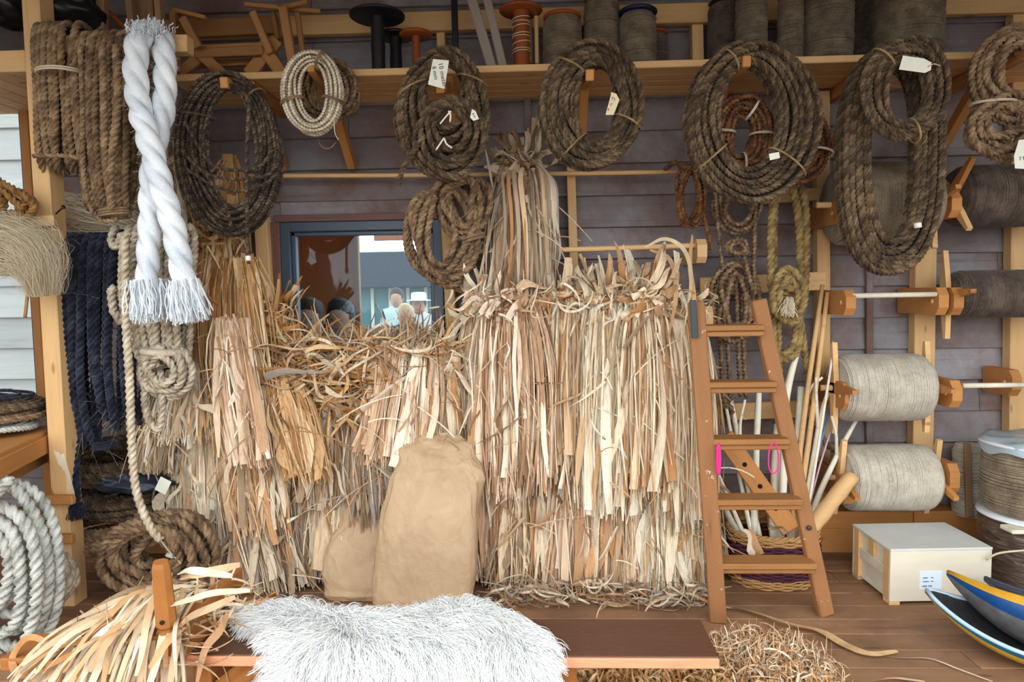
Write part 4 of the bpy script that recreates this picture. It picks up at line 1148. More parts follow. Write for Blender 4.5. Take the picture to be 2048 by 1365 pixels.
        tangle('head_tangle', '', lambda rr4, m: Tn + np.stack([rr4.normal(0, wT * .8, m), -dt + rr4.normal(0, .03, m), rr4.normal(.01, .035, m)], 1), 26, pal, 500 + seed, L=(.12, .35), w=(.002, .007), curl=4, tiltz=.7, as_part=t_)
    if tie or (tie is None and stub):
        ax = (B - T).normalized(); sx = Vector((1, 0, 0)); sx = (sx - ax * sx.dot(ax)).normalized()
        th = np.linspace(0, 2 * PI * 2, 44)
        c = np.array(list(T + ax * .02)); A_ = np.array(list(sx)); B_ = np.cross(np.array(list(ax)), A_)
        p = c + np.cos(th)[:, None] * A_ * (wT + .012) + np.sin(th)[:, None] * B_ * (dt + .014) + np.array(list(ax)) * (np.linspace(-.02, .02, len(th)) + .018 * np.sin(th * .5 + seed) + .010 * np.sin(th + seed * 2))[:, None]
        V, F = ribbons(p[None], np.full((1, len(th)), .006), np.array([1.2]), np.array([1.2]), facing=(0, 0, 1))
        mesh_part('tie', V, F, HUSK['gold'][0], t_)
    return t_
B_ = bundle
# ---- left group (behind the tarred coil and the white rope)
B_('golden straw bundle standing behind the tarred coil, pointed tip up', (462, 318), (440, 520), 8, 55, -.30, -.40, 'gold', 16, 200, None, .03, .07, 1, wild=4)
B_('tan straw tuft squeezed between white rope and tarred coil', (345, 330), (372, 480), 12, 28, -.40, -.45, 'pale', 10, 120, (-6, -40, 6), .03, .05, 2, wild=4)
B_('golden straw bundle tied under the tarred coil', (425, 478), (405, 770), 42, 78, -.42, -.52, 'gold', 34, 380, (10, -60, 12), .06, .10, 3)
B_('tall tan husk bundle falling in long strips left of the window', (470, 520), (500, 905), 38, 58, -.48, -.66, 'gold', 34, 380, None, .06, .10, 4)
B_('pale rose husk bundle in front, cut square at the foot', (462, 640), (508, 930), 30, 40, -.62, -.76, 'rose', 26, 260, None, .05, .07, 5, lens=(.9, 1.02))
B_('grey straw bundle trimmed like a broom below the beige hank', (372, 730), (350, 885), 40, 70, -.56, -.66, 'cream', 18, 420, None, .05, .07, 6, leafw=(.012, .028), lens=(.85, 1.03))
B_('small bristly straw broom just right of the cream rope tail', (318, 840), (306, 945), 22, 32, -.60, -.64, 'grey', 6, 300, None, .03, .04, 7, leafw=(.008, .016), lens=(.9, 1.03), wild=2)
B_('broad leaf bundle hanging low beside the rope pile', (392, 860), (388, 1062), 40, 55, -.46, -.52, 'cream', 22, 220, None, .05, .07, 8, leafw=(.03, .06))
B_('straw bundle with bushy tied head at the window frame corner', (548, 640), (566, 900), 30, 52, -.44, -.56, 'gold', 26, 300, (20, -70, 22), .05, .09, 9)
B_('orange tinted husk bundle leaning right below the bushy head', (560, 740), (618, 960), 32, 44, -.58, -.72, 'gold', 24, 220, None, .05, .07, 10, leafw=(.03, .06), lens=(.85, 1.05))
B_('middle tier straw bundle with blunt curled ends above the sheepskin', (500, 880), (520, 1075), 52, 64, -.52, -.62, 'pale', 32, 300, None, .05, .08, 11, leafw=(.025, .05))
B_('ragged bottom straw bundle rising behind the sheepskin end', (500, 990), (540, 1195), 60, 92, -.50, -.66, 'grey', 34, 420, None, .06, .10, 12)
B_('thin straw bundle beside the hidden paper sack', (600, 880), (612, 1180), 30, 44, -.46, -.58, 'grey', 20, 260, None, .05, .07, 13)
B_('lowest left straw bundle brushing the floor beside the rope pile', (440, 1010), (452, 1185), 34, 44, -.46, -.60, 'grey', 18, 240, None, .05, .07, 14)
# ---- under the window
B_('straw bundle with grey sheaths under the window middle', (668, 800), (678, 1010), 44, 66, -.50, -.60, 'grey', 26, 320, None, .06, .08, 15)
B_('white sheathed husk bundle left of the paper sack', (690, 930), (690, 1170), 46, 66, -.52, -.62, 'cream', 26, 240, None, .05, .08, 16, leafw=(.035, .07))
B_('long reddish husk bundle spilling from below the window to the sack', (820, 690), (792, 930), 50, 72, -.56, -.70, 'rose', 34, 340, None, .06, .09, 17)
B_('pale drooping husk bundle at the right window corner above the sack', (880, 710), (880, 900), 42, 54, -.54, -.62, 'pale', 28, 280, None, .05, .08, 18)
B_('dark stemmed straw bundle squeezed left of the sack top', (738, 800), (752, 1060), 30, 44, -.56, -.66, 'grey', 20, 240, None, .04, .06, 19, leafw=(.012, .03))
B_('bristly straw broom right of the sack top', (918, 750), (940, 880), 18, 46, -.50, -.54, 'grey', 8, 320, None, .03, .05, 20, leafw=(.008, .018), lens=(.85, 1.03), wild=3)
# ---- high bundle over the rods
hi_b = B_('weathered grey husk bundle hung high over the thin rod', (1042, 325), (1040, 645), 34, 62, -.30, -.50, 'grey', 40, 300, (0, -62, 34), .05, .08, 21, leafw=(.02, .05))
B_('pale bundle with splayed butt ends just right of window frame', (968, 600), (962, 900), 34, 48, -.42, -.56, 'cream', 26, 320, (-16, -70, 20), .05, .08, 22)
# ---- right of the window
B_('rose white husk bundle hanging below the high grey bundle', (1022, 610), (1024, 985), 52, 74, -.56, -.74, 'rose', 40, 420, (0, -42, 16), .06, .09, 23, leafw=(.02, .042))
B_('lower rose husk bundle standing right of the paper sack', (982, 900), (972, 1160), 40, 46, -.46, -.58, 'rose', 26, 260, None, .05, .07, 24)
B_('spreading straw bundle behind the bench below rose husks', (1050, 960), (1052, 1190), 46, 70, -.48, -.62, 'pale', 30, 340, None, .05, .09, 25)
B_('bundle with curled grey head left on the pale row', (1135, 590), (1130, 960), 44, 60, -.48, -.66, 'pale', 34, 380, (10, -45, 22), .06, .09, 26)
B_('bundle with spiky upright butts, second on the pale row', (1212, 600), (1205, 1030), 44, 58, -.54, -.72, 'cream', 36, 380, (-4, -85, 24), .06, .09, 27)
B_('tied bundle with tallest upright butts, third on the pale row', (1286, 590), (1290, 990), 34, 58, -.58, -.74, 'pale', 36, 360, (14, -92, 24), .05, .09, 28)
rt_b = B_('greenish pale broad leaf bundle beside the ladder stile', (1350, 620), (1362, 1050), 40, 56, -.54, -.68, 'cream', 34, 340, (10, -50, 12), .05, .08, 29, leafw=(.03, .06))
B_('lower tier husk bundle under the curled grey head', (1150, 900), (1150, 1190), 54, 76, -.48, -.64, 'rose', 36, 400, None, .06, .10, 30)
B_('lower tier tan husk bundle in middle of the pale row', (1240, 930), (1240, 1205), 50, 66, -.50, -.68, 'pale', 34, 380, None, .06, .10, 31)
B_('lower tier cream bundle reaching the floor near the ladder', (1325, 920), (1330, 1210), 46, 62, -.50, -.70, 'cream', 36, 360, None, .06, .10, 32)
B_('grey lower bundle half hidden behind the ladder stile', (1385, 920), (1395, 1195), 30, 40, -.46, -.62, 'grey', 22, 260, None, .05, .08, 33)
# ---- more bulk behind, so no wall shows between
B_('back row straw bundle under the left window edge', (600, 740), (600, 1150), 60, 80, -.28, -.34, 'gold', 26, 420, None, .05, .06, 34, wild=0)
B_('back row straw bundle behind the paper sack', (840, 760), (850, 1180), 90, 110, -.28, -.34, 'grey', 30, 520, None, .05, .06, 35, wild=0)
B_('back row straw bundle between sack and rose husks', (960, 700), (960, 1180), 60, 70, -.28, -.34, 'pale', 26, 420, None, .05, .06, 36, wild=0)
B_('back row straw bundle behind the curled grey head', (1110, 640), (1110, 1180), 60, 70, -.26, -.32, 'pale', 26, 420, None, .05, .06, 37, wild=0)
B_('back row straw bundle behind the spiky butts', (1240, 620), (1240, 1180), 80, 90, -.28, -.34, 'pale', 30, 520, None, .05, .06, 38, wild=0)
B_('back row straw bundle behind the ladder side leaves', (1360, 640), (1365, 1180), 40, 50, -.28, -.34, 'gold', 22, 380, None, .05, .06, 39, wild=0)
B_('back row straw bundle below the tarred coil', (430, 620), (430, 1150), 70, 80, -.26, -.32, 'gold', 30, 520, None, .05, .06, 40, wild=0)
B_('back row straw bundle at the middle of the left group', (520, 640), (520, 1160), 60, 70, -.26, -.32, 'gold', 26, 420, None, .05, .06, 41, wild=0)
B_('back row straw bundle below the window middle', (720, 760), (710, 1180), 80, 90, -.28, -.34, 'grey', 30, 520, None, .05, .06, 42, wild=0)

def loose_strip(parent, pts, w, pal):
    p = px_path(pts, 6); n = len(p); t = np.linspace(0, 1, n)
    V, F = ribbons(p[None], (w * np.sin(PI * np.clip(t * .9 + .08, 0, 1)) ** .5)[None], np.array([.5]), np.array([-.7]))
    mesh_part('strip', V, F, HUSK[pal][0], parent)
for q in range(10):
    x = 1070 + q * 3.5
    loose_strip(hi_b, [(1060 + q, 320, -.37), (x + 8, 345 + q * 2, -.42), (x + 14, 420, -.42), (x + 8 + (q % 4) * 6, 500, -.40), (x + 4 + (q % 3) * 9, 540 + (q * 37) % 60, -.38)], .004 + .0012 * (q % 4), 'grey')
for pts, w in (([(1290, 495, -.60), (1330, 478, -.56), (1368, 500, -.58), (1382, 560, -.66), (1368, 660, -.70)], .010), ([(1385, 470, -.52), (1380, 530, -.60), (1388, 600, -.68), (1384, 660, -.72)], .012), ([(1300, 500, -.6), (1340, 520, -.62), (1352, 590, -.66), (1336, 680, -.70)], .011)):
    loose_strip(rt_b, pts, w, 'cream')
for q in range(4):
    loose_strip(hi_b, [(1000 + q * 14 + (q % 2) * 7, 330, -.38), (1005 + q * 12, 360, -.44), (1010 + q * 14, 470, -.50), (992 + q * 21, 600 + 23 * (q % 3), -.56)], .007 + .002 * q, ('grey', 'pale')[q % 2])
# ---- tangles: curled strips flung over one another
def px_region(x0, y0, x1, y1, Y0, Y1, bump=0):
    def f(r, n):
        x = r.uniform(x0, x1, n); y = r.uniform(y0, y1, n); Y = r.uniform(Y0, Y1, n)
        return np.array([list(P(a, b, c)) for a, b, c in zip(x, y, Y)])
    return f
gt = thing('straw_tangle', 'golden tangle of curled husk strips heaped under the window', 'straw heap', P(680, 760, -.55))
tangle('curled_strips', '', px_region(575, 680, 900, 740, -.62, -.35), 260, 'gold', 71, L=(.25, .6), w=(.003, .009), curl=2.6, as_part=gt)
tangle('curled_strips', '', px_region(575, 680, 900, 760, -.64, -.40), 300, 'grey', 70, L=(.2, .6), w=(.002, .007), curl=2.2, as_part=gt)
tangle('curled_strips', '', px_region(575, 690, 900, 800, -.66, -.50), 120, 'pale', 69, L=(.25, .6), w=(.003, .010), curl=2.4, as_part=gt)
tangle('curled_strips', '', px_region(600, 720, 760, 860, -.66, -.5), 110, 'gold', 72, L=(.25, .6), w=(.004, .010), curl=3, as_part=gt)
tangle('curled_strips', '', px_region(690, 665, 900, 700, -.5, -.3), 300, 'grey', 73, L=(.12, .3), w=(.002, .006), as_part=gt)
rq = np.random.default_rng(9)
for q in range(80):
    x, y = rq.uniform(590, 860), rq.uniform(680, 790)
    a = rq.uniform(-1.9, 1.9); L = rq.uniform(.15, .4)
    s = P(x, y, rq.uniform(-.68, -.55)); e = s + Vector((math.sin(a) * L, rq.uniform(-.05, .05), -abs(math.cos(a)) * L * .8))
    place_leaf(gt, ('gold', 'pale', 'grey')[q % 3], s, e, rq.uniform(.010, .032), rq, bend=.05)
tangle('straw_litter', 'curly straw litter along the floor at the foot of the bundles', px_region(1000, 1165, 1420, 1215, -.9, -.6), 380, 'grey', 74, L=(.1, .4), w=(.002, .007), curl=3, tiltz=.2)
def heap(cx, cy, rx, ry, h):
    g = G(cx, cy)
    def f(r, n):
        a = r.uniform(0, 2 * PI, n); q = np.sqrt(r.uniform(0, 1, n))
        x = g.x + np.cos(a) * q * rx; y = g.y + np.sin(a) * q * ry
        z = h * np.maximum(0, 1 - q ** 2) * r.uniform(.3, 1, n)
        return np.stack([x, y, z + .01], 1)
    return f
tangle('straw_pile', 'rounded pile of curly straw on the floor beyond the bench end', heap(1530, 1345, .26, .22, .10), 1300, 'pale', 75, L=(.1, .32), w=(.001, .004), curl=9, flat=1, tiltz=.4)
tangle('straw_pile', 'straw spread on the floor beneath the bench board', heap(1300, 1400, .42, .22, .07), 900, 'gold', 76, L=(.1, .32), w=(.0015, .006), curl=8, flat=1, tiltz=.35)
# single strips on the floor
def floor_strip(label, pts, w, pal, wprof=None):
    p = catmull([list(G(x, y, z)) for x, y, z in pts], 6)
    n = len(p); t = np.linspace(0, 1, n)
    W = w * np.sin(PI * np.clip(t * .9 + .06, 0, 1)) ** .5
    V, F = ribbons(p[None], W[None], np.array([.3]), np.array([-.4]), facing=(0, .2, 1))
    return tag(mesh_part('husk_strip', V, F, HUSK[pal][0], None), label, 'husk strip')
floor_strip('long golden husk strip snaking across the floor past the ladder foot', [(1445, 1212, .02), (1500, 1222, .02), (1580, 1248, .03), (1640, 1262, .02), (1690, 1290, .015), (1740, 1308, .02), (1795, 1303, .02)], .022, 'gold')
floor_strip('thin pale strip trailing from the golden husk strip to the right', [(1720, 1306, .01), (1800, 1316, .012), (1860, 1318, .012), (1920, 1340, .01), (1985, 1364, .01)], .005, 'pale')
floor_strip('short pale husk strip on the floor below the ladder', [(1535, 1248, .01), (1590, 1272, .012), (1636, 1298, .01)], .012, 'pale')
floor_strip('pale curved strip near the bottom edge of the floor', [(1750, 1362, .012), (1790, 1357, .015), (1850, 1364, .012)], .008, 'pale')

# ================================================================ twine reels on the right wall
def wound(center, axis, R, L, mat, parent, pitch=.0058, r=.0038, seg=40, seed=0, barrel=.03, name='twine', prof=None):
    """helical winding over a solid core; axis 'X' or 'Z'"""
    rn = np.random.default_rng(seed)
    n = int(L / pitch)
    parts = []
    t = np.linspace(0, n, n * seg + 1)
    z = -L / 2 + L * t / n
    q = np.abs(2 * z / L)
    Rr = R * (1 - barrel * q ** 4 - .13 * np.clip((q - .82) / .18, 0, 1) ** 2)
    if prof is not None: Rr = Rr * prof(z / L + .5)
    Rr = Rr + np.interp(t, np.arange(n + 2), rn.normal(0, r * .30, n + 2))
    zz = z + np.interp(t, np.linspace(0, n, n * 3), rn.normal(0, pitch * .22, n * 3))
    th = 2 * PI * t
    c, s = np.cos(th), np.sin(th)
    m = 4
    a = np.array([0.0, PI / 2, PI, -PI / 2 + .001])
    rad = Rr[:, None] + r * np.cos(a)[None]; ax = zz[:, None] + r * 1.15 * np.sin(a)[None]
    if axis == 'X': V = np.stack([ax, rad * c[:, None], rad * s[:, None]], -1)
    else: V = np.stack([rad * c[:, None], rad * s[:, None], ax], -1)
    parts.append((V.reshape(-1, 3) + np.array(list(center)), ring_grid(len(t), m)))
    pr = [(0.001, -L / 2)] + [(R * (1 - .10) * .97 if k in (0, 12) else R * .975 * (1 - barrel * abs(2 * k / 12 - 1) ** 4) * (1 if prof is None else float(prof(np.array(k / 12)))), -L / 2 + L * k / 12) for k in range(13)] + [(0.001, L / 2)]
    parts.append(lathe_data(pr, 40, list(center), axis))
    return mesh_part(name, *join(parts), mat, parent)
def reel(label, cx, cy, hl, R, Y, mat, rot=0.0, arms=(True, True), seed=0, arm_px=90):
    c = P(cx, cy, Y); s = SCL(Y); Lh, Rm = hl * s, R * s
    t = thing('twine_reel', label, 'twine reel', (c.x, c.y, c.z - Rm), 'twine reels on the right wall')
    wound(c, 'X', Rm, 2 * Lh, mat, t, seed=seed)
    V, F = lathe_data([(.001, -Lh - .09), (.016, -Lh - .09), (.016, Lh + .09), (.001, Lh + .09)], 12, list(c), 'X')
    mesh_part('axle', V, F, PINE, t)
    for sd, on in zip((-1, 1), arms):
        if not on: continue
        for k in range(2):
            a = rot + k * PI / 2
            d = Vector((0, math.sin(a), math.cos(a)))
            p = c + Vector((sd * (Lh + .018 + .001), 0, 0))
            hh = arm_px * s; n_ = Vector((0, math.cos(a), -math.sin(a)))
            poly = [(-hh, -.010), (-hh * .25, -.028), (hh * .25, -.028), (hh, -.010), (hh, .010), (hh * .25, .028), (-hh * .25, .028), (-hh, .010)]
            prism_beam('cross_arm', poly, d, n_, (1, 0, 0), .026, PINE_O if k else PINE, t, p)
    return t
def wall_bracket(label, px, py, Yn, hpx=56, th=.05, group=None):
    c = P(px, py, Yn); h = hpx * SCL(Yn) / 2
    poly = [(-Yn - .06, -h), (.03, -h), (0, -h * .45), (0, h * .45), (.03, h), (-Yn - .06, h)]
    o = prism_beam('reel_bracket', poly, (0, 1, 0), (0, 0, 1), (1, 0, 0), th, PINE_O, None, c)
    V, F = lathe_data([(.001, -th / 2 - .004), (.012, -th / 2 - .004), (.012, th / 2 + .004), (.001, th / 2 + .004)], 10, (c.x, c.y + .06, c.z), 'X')
    mesh_part('bore_plug', V, F, PINE, o)
    return tag(o, label, 'bracket', 'bracket arms for the twine reels')
YR = -.34
reel('brown twine reel behind the long dark hank', 1760, 408, 88, 78, YR, TWINE_B, .2, (False, True), 1)
reel('dark twine reel at the right edge, upper row', 2014, 392, 100, 58, YR, TWINE_D, .75, (True, False), 2, 92)
reel('dark twine reel at the right edge, second row down', 2008, 588, 104, 45, YR, TWINE_D, .08, (True, False), 3, 86)
reel('greige twine reel in the third row beside the forked sticks', 1760, 775, 82, 65, YR, TWINE_G, .04, (True, True), 4, 90)
reel('greige twine reel in the lowest row above the pale crate', 1771, 955, 84, 64, YR, TWINE_G, -.25, (True, True), 5, 82)
wall_bracket('bracket end beside the stud left of the long hank', 1684, 424, -.42, 46)
wall_bracket('bracket between the long hank and the upper dark reel', 1914, 408, -.46, 50)
wall_bracket('bracket with chamfered nose at the left of the empty dowel', 1702, 606, -.46, 50)
wall_bracket('bracket at the right end of the empty dowel', 1888, 603, -.46, 54)
wall_bracket('bracket touching the dark reel in the second row', 1918, 603, -.48, 54)
wall_bracket('bracket left of the greige reel in the third row', 1700, 795, -.48, 54)
wall_bracket('bracket right of the greige reel in the third row', 1915, 790, -.46, 54)
wall_bracket('bracket at the right edge level with the third row dowel', 2034, 768, -.30, 52)
wall_bracket('bracket left of the lowest greige reel', 1702, 985, -.48, 54)
wall_bracket('bracket right of the lowest greige reel', 1910, 962, -.48, 64)
for lb, a, b, Y in (('empty pale dowel between two brackets in the second row', (1704, 592), (1872, 589), -.44), ('pale dowel running to the right edge from the third row reel', (1925, 772), (2080, 770), -.42)):
    V, F = tube_data(np.array([P(*a, Y), P(*b, Y)]), 5 * SCL(Y), 12)
    tag(mesh_part('dowel_rod', V, F, PEELED, None), lb, 'rod')
# loose grey yarn reel on the floor sill
c = P(1940, 960, -.16)
gy = thing('yarn_reel', 'tangled grey yarn reel behind the right bracket of the lowest row', 'twine reel', (c.x, c.y, .24))
wound((c.x, c.y, c.z), 'Z', .085, .40, TWINE_G, gy, seed=8, pitch=.010, r=.005, prof=lambda q: 1 - .18 * np.exp(-((q - .5) / .05) ** 2))
beam('stake', (c.x - .06, c.y - .10, .24), (c.x - .085, c.y - .10, c.z + .23), .02, .035, OLDWOOD, gy, up=(1, 0, 0))

# ================================================================ standing drums at the right edge
dc = G(2066, 1172); Rd = 96 * SCL(dc.y)
zt1 = P(2050, 1032, dc.y).z
PLW, nt, b = nodes_of('stretch_wrap')
tc = N(nt, 'ShaderNodeTexCoord'); mp = N(nt, 'ShaderNodeMapping'); mp.inputs['Scale'].default_value = (9, 9, 60)
nz = N(nt, 'ShaderNodeTexNoise', i_Scale=1.0, i_Detail=6.0, i_Distortion=1.5)
nt.links.new(tc.outputs['Object'], mp.inputs[0]); nt.links.new(mp.outputs[0], nz.inputs[0])
rp = ramp(nt, nz.outputs[0], [(.3, rgb(60, 46, 40)), (.6, rgb(104, 84, 70)), (.8, rgb(140, 124, 112))])
nt.links.new(rp.outputs[0], b.inputs['Base Color']); b.inputs['Roughness'].default_value = .18; b.inputs['Specular IOR Level'].default_value = .8
b.inputs['Coat Weight'].default_value = .6; b.inputs['Coat Roughness'].default_value = .08
bp = N(nt, 'ShaderNodeBump', i_Strength=.8, i_Distance=.02); nt.links.new(nz.outputs[0], bp.inputs['Height']); nt.links.new(bp.outputs[0], b.inputs['Normal'])
d1 = thing('twine_drum', 'brown twine drum in glossy plastic wrap standing under another drum', 'twine drum', (dc.x, dc.y, 0))
prw = [(.001, 0)] + [(Rd * (1 + .012 * math.sin(k * 2.3) + .008 * math.sin(k * 5.1)), .01 + (zt1 - .03) * k / 30) for k in range(31)] + [(.001, zt1 - .012)]
mesh_part('wrapped_twine', *lathe_data(prw, 56, list(dc)), PLW, d1)
beam('pallet_block', (dc.x - Rd - .01, dc.y - .16, zt1 - .012), (dc.x - Rd + .12, dc.y - .16, zt1 - .012), .09, .02, PLY, d1)
WHITEP = plain('white_plastic', rgb(226, 230, 232), .4)
zt2 = P(2050, 884, dc.y).z
d2 = thing('twine_drum', 'brown twine drum with white rims stacked on the wrapped drum', 'twine drum', (dc.x, dc.y, zt1))
hd = zt2 - zt1
wound((dc.x, dc.y, zt1 + hd / 2 + .004), 'Z', Rd * .97, hd - .03, TWINE_B, d2, seed=9, pitch=.008, barrel=.05)
for z in (zt1 + .008, zt2 - .004):
    mesh_part('flange', *lathe_data([(.001, -.007), (Rd * 1.03, -.007), (Rd * 1.04, 0), (Rd * 1.03, .007), (.001, .007)], 48, (dc.x, dc.y, z)), WHITEP, d2)
FILM = plain('blue_grey_film', rgb(164, 178, 184), .3, noise=.15, nscale=6, bump=.3)
a_ = np.linspace(0, 2 * PI, 40, endpoint=False)
prf = []
for k in range(9):
    q = k / 8
    rr2 = Rd * (.15 + .87 * min(1, q * 1.25)); zz_ = zt2 + .03 - .02 * q - (.03 * max(0, q - .8) / .2)
    prf.append(np.stack([dc.x + rr2 * (1 + .03 * np.sin(5 * a_ + k)) * np.cos(a_), dc.y + rr2 * (1 + .03 * np.sin(4 * a_)) * np.sin(a_), zz_ + .012 * np.sin(7 * a_ + k) * q + .03 * np.maximum(0, np.cos(a_ - 2.9)) * (q > .9) * -1], 1))
Vf = np.vstack(prf)
mesh_part('plastic_cover', Vf, ring_grid(9, 40), FILM, d2)
V, F = tube_data(px_path([(1972, 1120, dc.y - .22), (1995, 1108, dc.y - .24), (2030, 1103, dc.y - .26), (2080, 1100, dc.y - .24)], 5), .005, 6)
mesh_part('loose_yarn', V, F, STRING, d1)

# ================================================================ crate
fl, fr, bl = G(1779, 1212), G(1981, 1208), G(1711, 1161)
u = Vector((fr.x - fl.x, fr.y - fl.y, 0)); LX = u.length; u.normalize(); v = Vector((-u.y, u.x, 0))
LY = max(.35, (bl - fl).dot(v)); HZ = P(1779, 1099, fl.y).z
cr = thing('wooden_crate', 'pale plywood crate with a small printed label by the drums', 'crate', fl)
Mc = Matrix((u, v, Vector((0, 0, 1)))).transposed().to_4x4(); Mc.translation = fl
def cb(name, x0, x1, y0, y1, z0_, z1_, mat, par=cr):
    return link(name, box_mesh(x1 - x0, y1 - y0, z1_ - z0_, .002), mat, par, Mc @ Matrix.Translation(((x0 + x1) / 2, (y0 + y1) / 2, (z0_ + z1_) / 2)))
f0 = .018
cb('front_panel', 0, LX, 0, .012, f0, HZ - .012, PLY)
cb('back_panel', 0, LX, LY - .012, LY, f0, HZ - .012, PLY)
cb('lid', -.002, LX + .002, -.002, LY + .002, HZ - .012, HZ, plain('lid_ply', rgb(206, 206, 200), .7, noise=.06, nscale=9))
cb('base_panel', .01, LX - .01, .01, LY - .01, f0, f0 + .012, PLY)
for x in (0, LX - .012):
    xi = .022 if x == 0 else LX - .034
    cb('side_panel', xi, xi + .012, .012, LY - .012, f0, HZ - .012, PLY)
    xs = 0 if x == 0 else LX - .022
    for y0 in (.012, LY - .062): cb('side_batten', xs, xs + .022, y0, y0 + .05, f0, HZ - .012, PINE)
    cb('side_batten', xs + .004, xs + .022, .062, LY - .062, HZ * .45, HZ * .45 + .05, PLY)
    cb('side_batten', xs + .006, xs + .022, LY * .45, LY * .45 + .05, HZ * .45 + .05, HZ - .012, PINE)
for y0 in (0.0, LY - .06): cb('foot', .0, .05, y0, y0 + .06, 0, f0, PINE); 
for y0 in (0.0, LY - .06): cb('foot', LX - .05, LX, y0, y0 + .06, 0, f0, PINE)
lb_ = Mc @ Matrix.Translation((LX * .40, -.001, HZ * .44)); LABW = plain('label_paper', rgb(222, 234, 246), .5)
lab = link('label', box_mesh(.105, .0016, .088, .0003), LABW, cr, lb_)
for k, (zz_, words_) in enumerate(((.012, ((-.034, .022), (.004, .018))), (-.006, ((-.034, .028), (.004, .026))), (-.028, ((-.036, .022), (-.008, .018), (.024, .030))))):
    for x_, w_ in words_:
        link('print_line', box_mesh(w_, .0008, .005 if k < 2 else .006, .0001), INK_B, lab, lb_ @ Matrix.Translation((x_ + w_ / 2 - .004, -.0010, zz_)))

# ================================================================ painted boat shells
def hull(label, bow, ang, L, W, Hb, Hm, mats, pitch=0.0, roll=0.0, mid=.55, th=.012):
    """bow = world position of the stem head; mats = (bottom, mid, top, inside, rim)"""
    ns, nv = 40, 24
    s = np.linspace(0, 1, ns)
    k = Hb * .95 * np.clip(1 - s / .42, 0, 1) ** 2.2 + Hb * .95 * np.clip((s - .58) / .42, 0, 1) ** 2.2
    g = Hm + (Hb - Hm) * np.abs(1 - 2 * s) ** 2.8
    w = W * np.maximum(np.sin(PI * s), .0) ** .7 + .006
    vv = np.linspace(-1, 1, 2 * nv + 1)
    def surf(off):
        y = (w[:, None] - off) * np.sin(vv * PI / 2)[None] ; z = k[:, None] + off + (g - k - off * .6)[:, None] * (1 - np.cos(np.abs(vv) * PI / 2))[None] ** 1.1
        x = np.repeat((s * L)[:, None], len(vv), 1) + off * (1 - 2 * s)[:, None]
        return np.stack([x, y, z], -1)
    R = Matrix.Rotation(ang, 4, 'Z') @ Matrix.Rotation(pitch, 4, 'Y') @ Matrix.Rotation(roll, 4, 'X')
    loc = Vector(bow) - (R @ Vector((0, 0, Hb)))
    M = np.array((Matrix.Translation(loc) @ R))
    xf = lambda V: V.reshape(-1, 3) @ M[:3, :3].T + M[:3, 3]
    t = thing('boat_shell', label, 'boat shell', (loc.x + .5 * L * math.cos(ang), loc.y + .5 * L * math.sin(ang), max(0, loc.z)))
    O, I = surf(0), surf(th); nvv = len(vv)
    for name, lo, hi, mt in (('bottom_plank', 0, mid, mats[0]), ('side_band', mid, .84, mats[1]), ('gunwale_band', .84, 1.0, mats[2])):
        datas = []
        for sg in (-1, 1):
            idx = [q for q in range(nvv) if lo - 1e-6 <= sg * vv[q] <= hi + .045]
            if len(idx) < 2: continue
            datas.append((xf(O[:, idx]), ring_grid(ns, len(idx), close=False)))
        mesh_part(name, *join(datas), mt, t)
    mesh_part('inside', xf(I), ring_grid(ns, nvv, close=False), mats[3], t)
    rim = []
    for q in (0, nvv - 1):
        Vr = np.stack([O[:, q] + [0, 0, .004], I[:, q] + [0, 0, .004]], 1)
        p = xf((O[:, q] + I[:, q]) / 2 + np.array([0, 0, .002]))
        rim.append(tube_data(p, .009, 6))
    mesh_part('rim', *join(rim), mats[4], t)
    return t
P_TEAL = plain('paint_teal', rgb(28, 92, 116), .4, noise=.25, nscale=14)
P_BLUE = plain('paint_blue', rgb(14, 70, 128), .35, noise=.2, nscale=10)
P_YEL = plain('paint_yellow', rgb(204, 152, 36), .4, noise=.12, nscale=14)
P_DK = plain('paint_dark_inside', rgb(46, 44, 46), .6, noise=.4, nscale=30)
P_GR = plain('worn_grey_bottom', rgb(106, 104, 104), .6, noise=.3, nscale=18)
P_OCH = plain('worn_ochre_bottom', rgb(164, 140, 92), .7, noise=.3, nscale=40)
P_WHR = plain('rim_pale_blue', rgb(176, 200, 216), .5)
hull('nearest boat shell, teal outside with ochre bottom and dark inside', P(1850, 1182, -1.10), math.radians(-26), .95, .21, P(1850, 1182, -1.10).z - .004, .09, (P_OCH, P_YEL, P_TEAL, P_DK, P_WHR), roll=math.radians(4), mid=.70)
hull('blue boat shell with yellow gunwale resting above the nearest shell', P(1893, 1146, -1.02), math.radians(-30), 1.0, .19, .24, .13, (P_GR, P_BLUE, P_YEL, P_DK, P_YEL), roll=math.radians(-38), pitch=math.radians(2))
hull('dark grey boat shell behind the blue one at the right edge', P(1968, 1158, -.88), math.radians(-14), 1.2, .15, .22, .13, (P_GR, plain('paint_charcoal', rgb(70, 72, 84), .5, noise=.2), MAT['paint_charcoal'], P_DK, MAT['paint_charcoal']), roll=math.radians(-20))

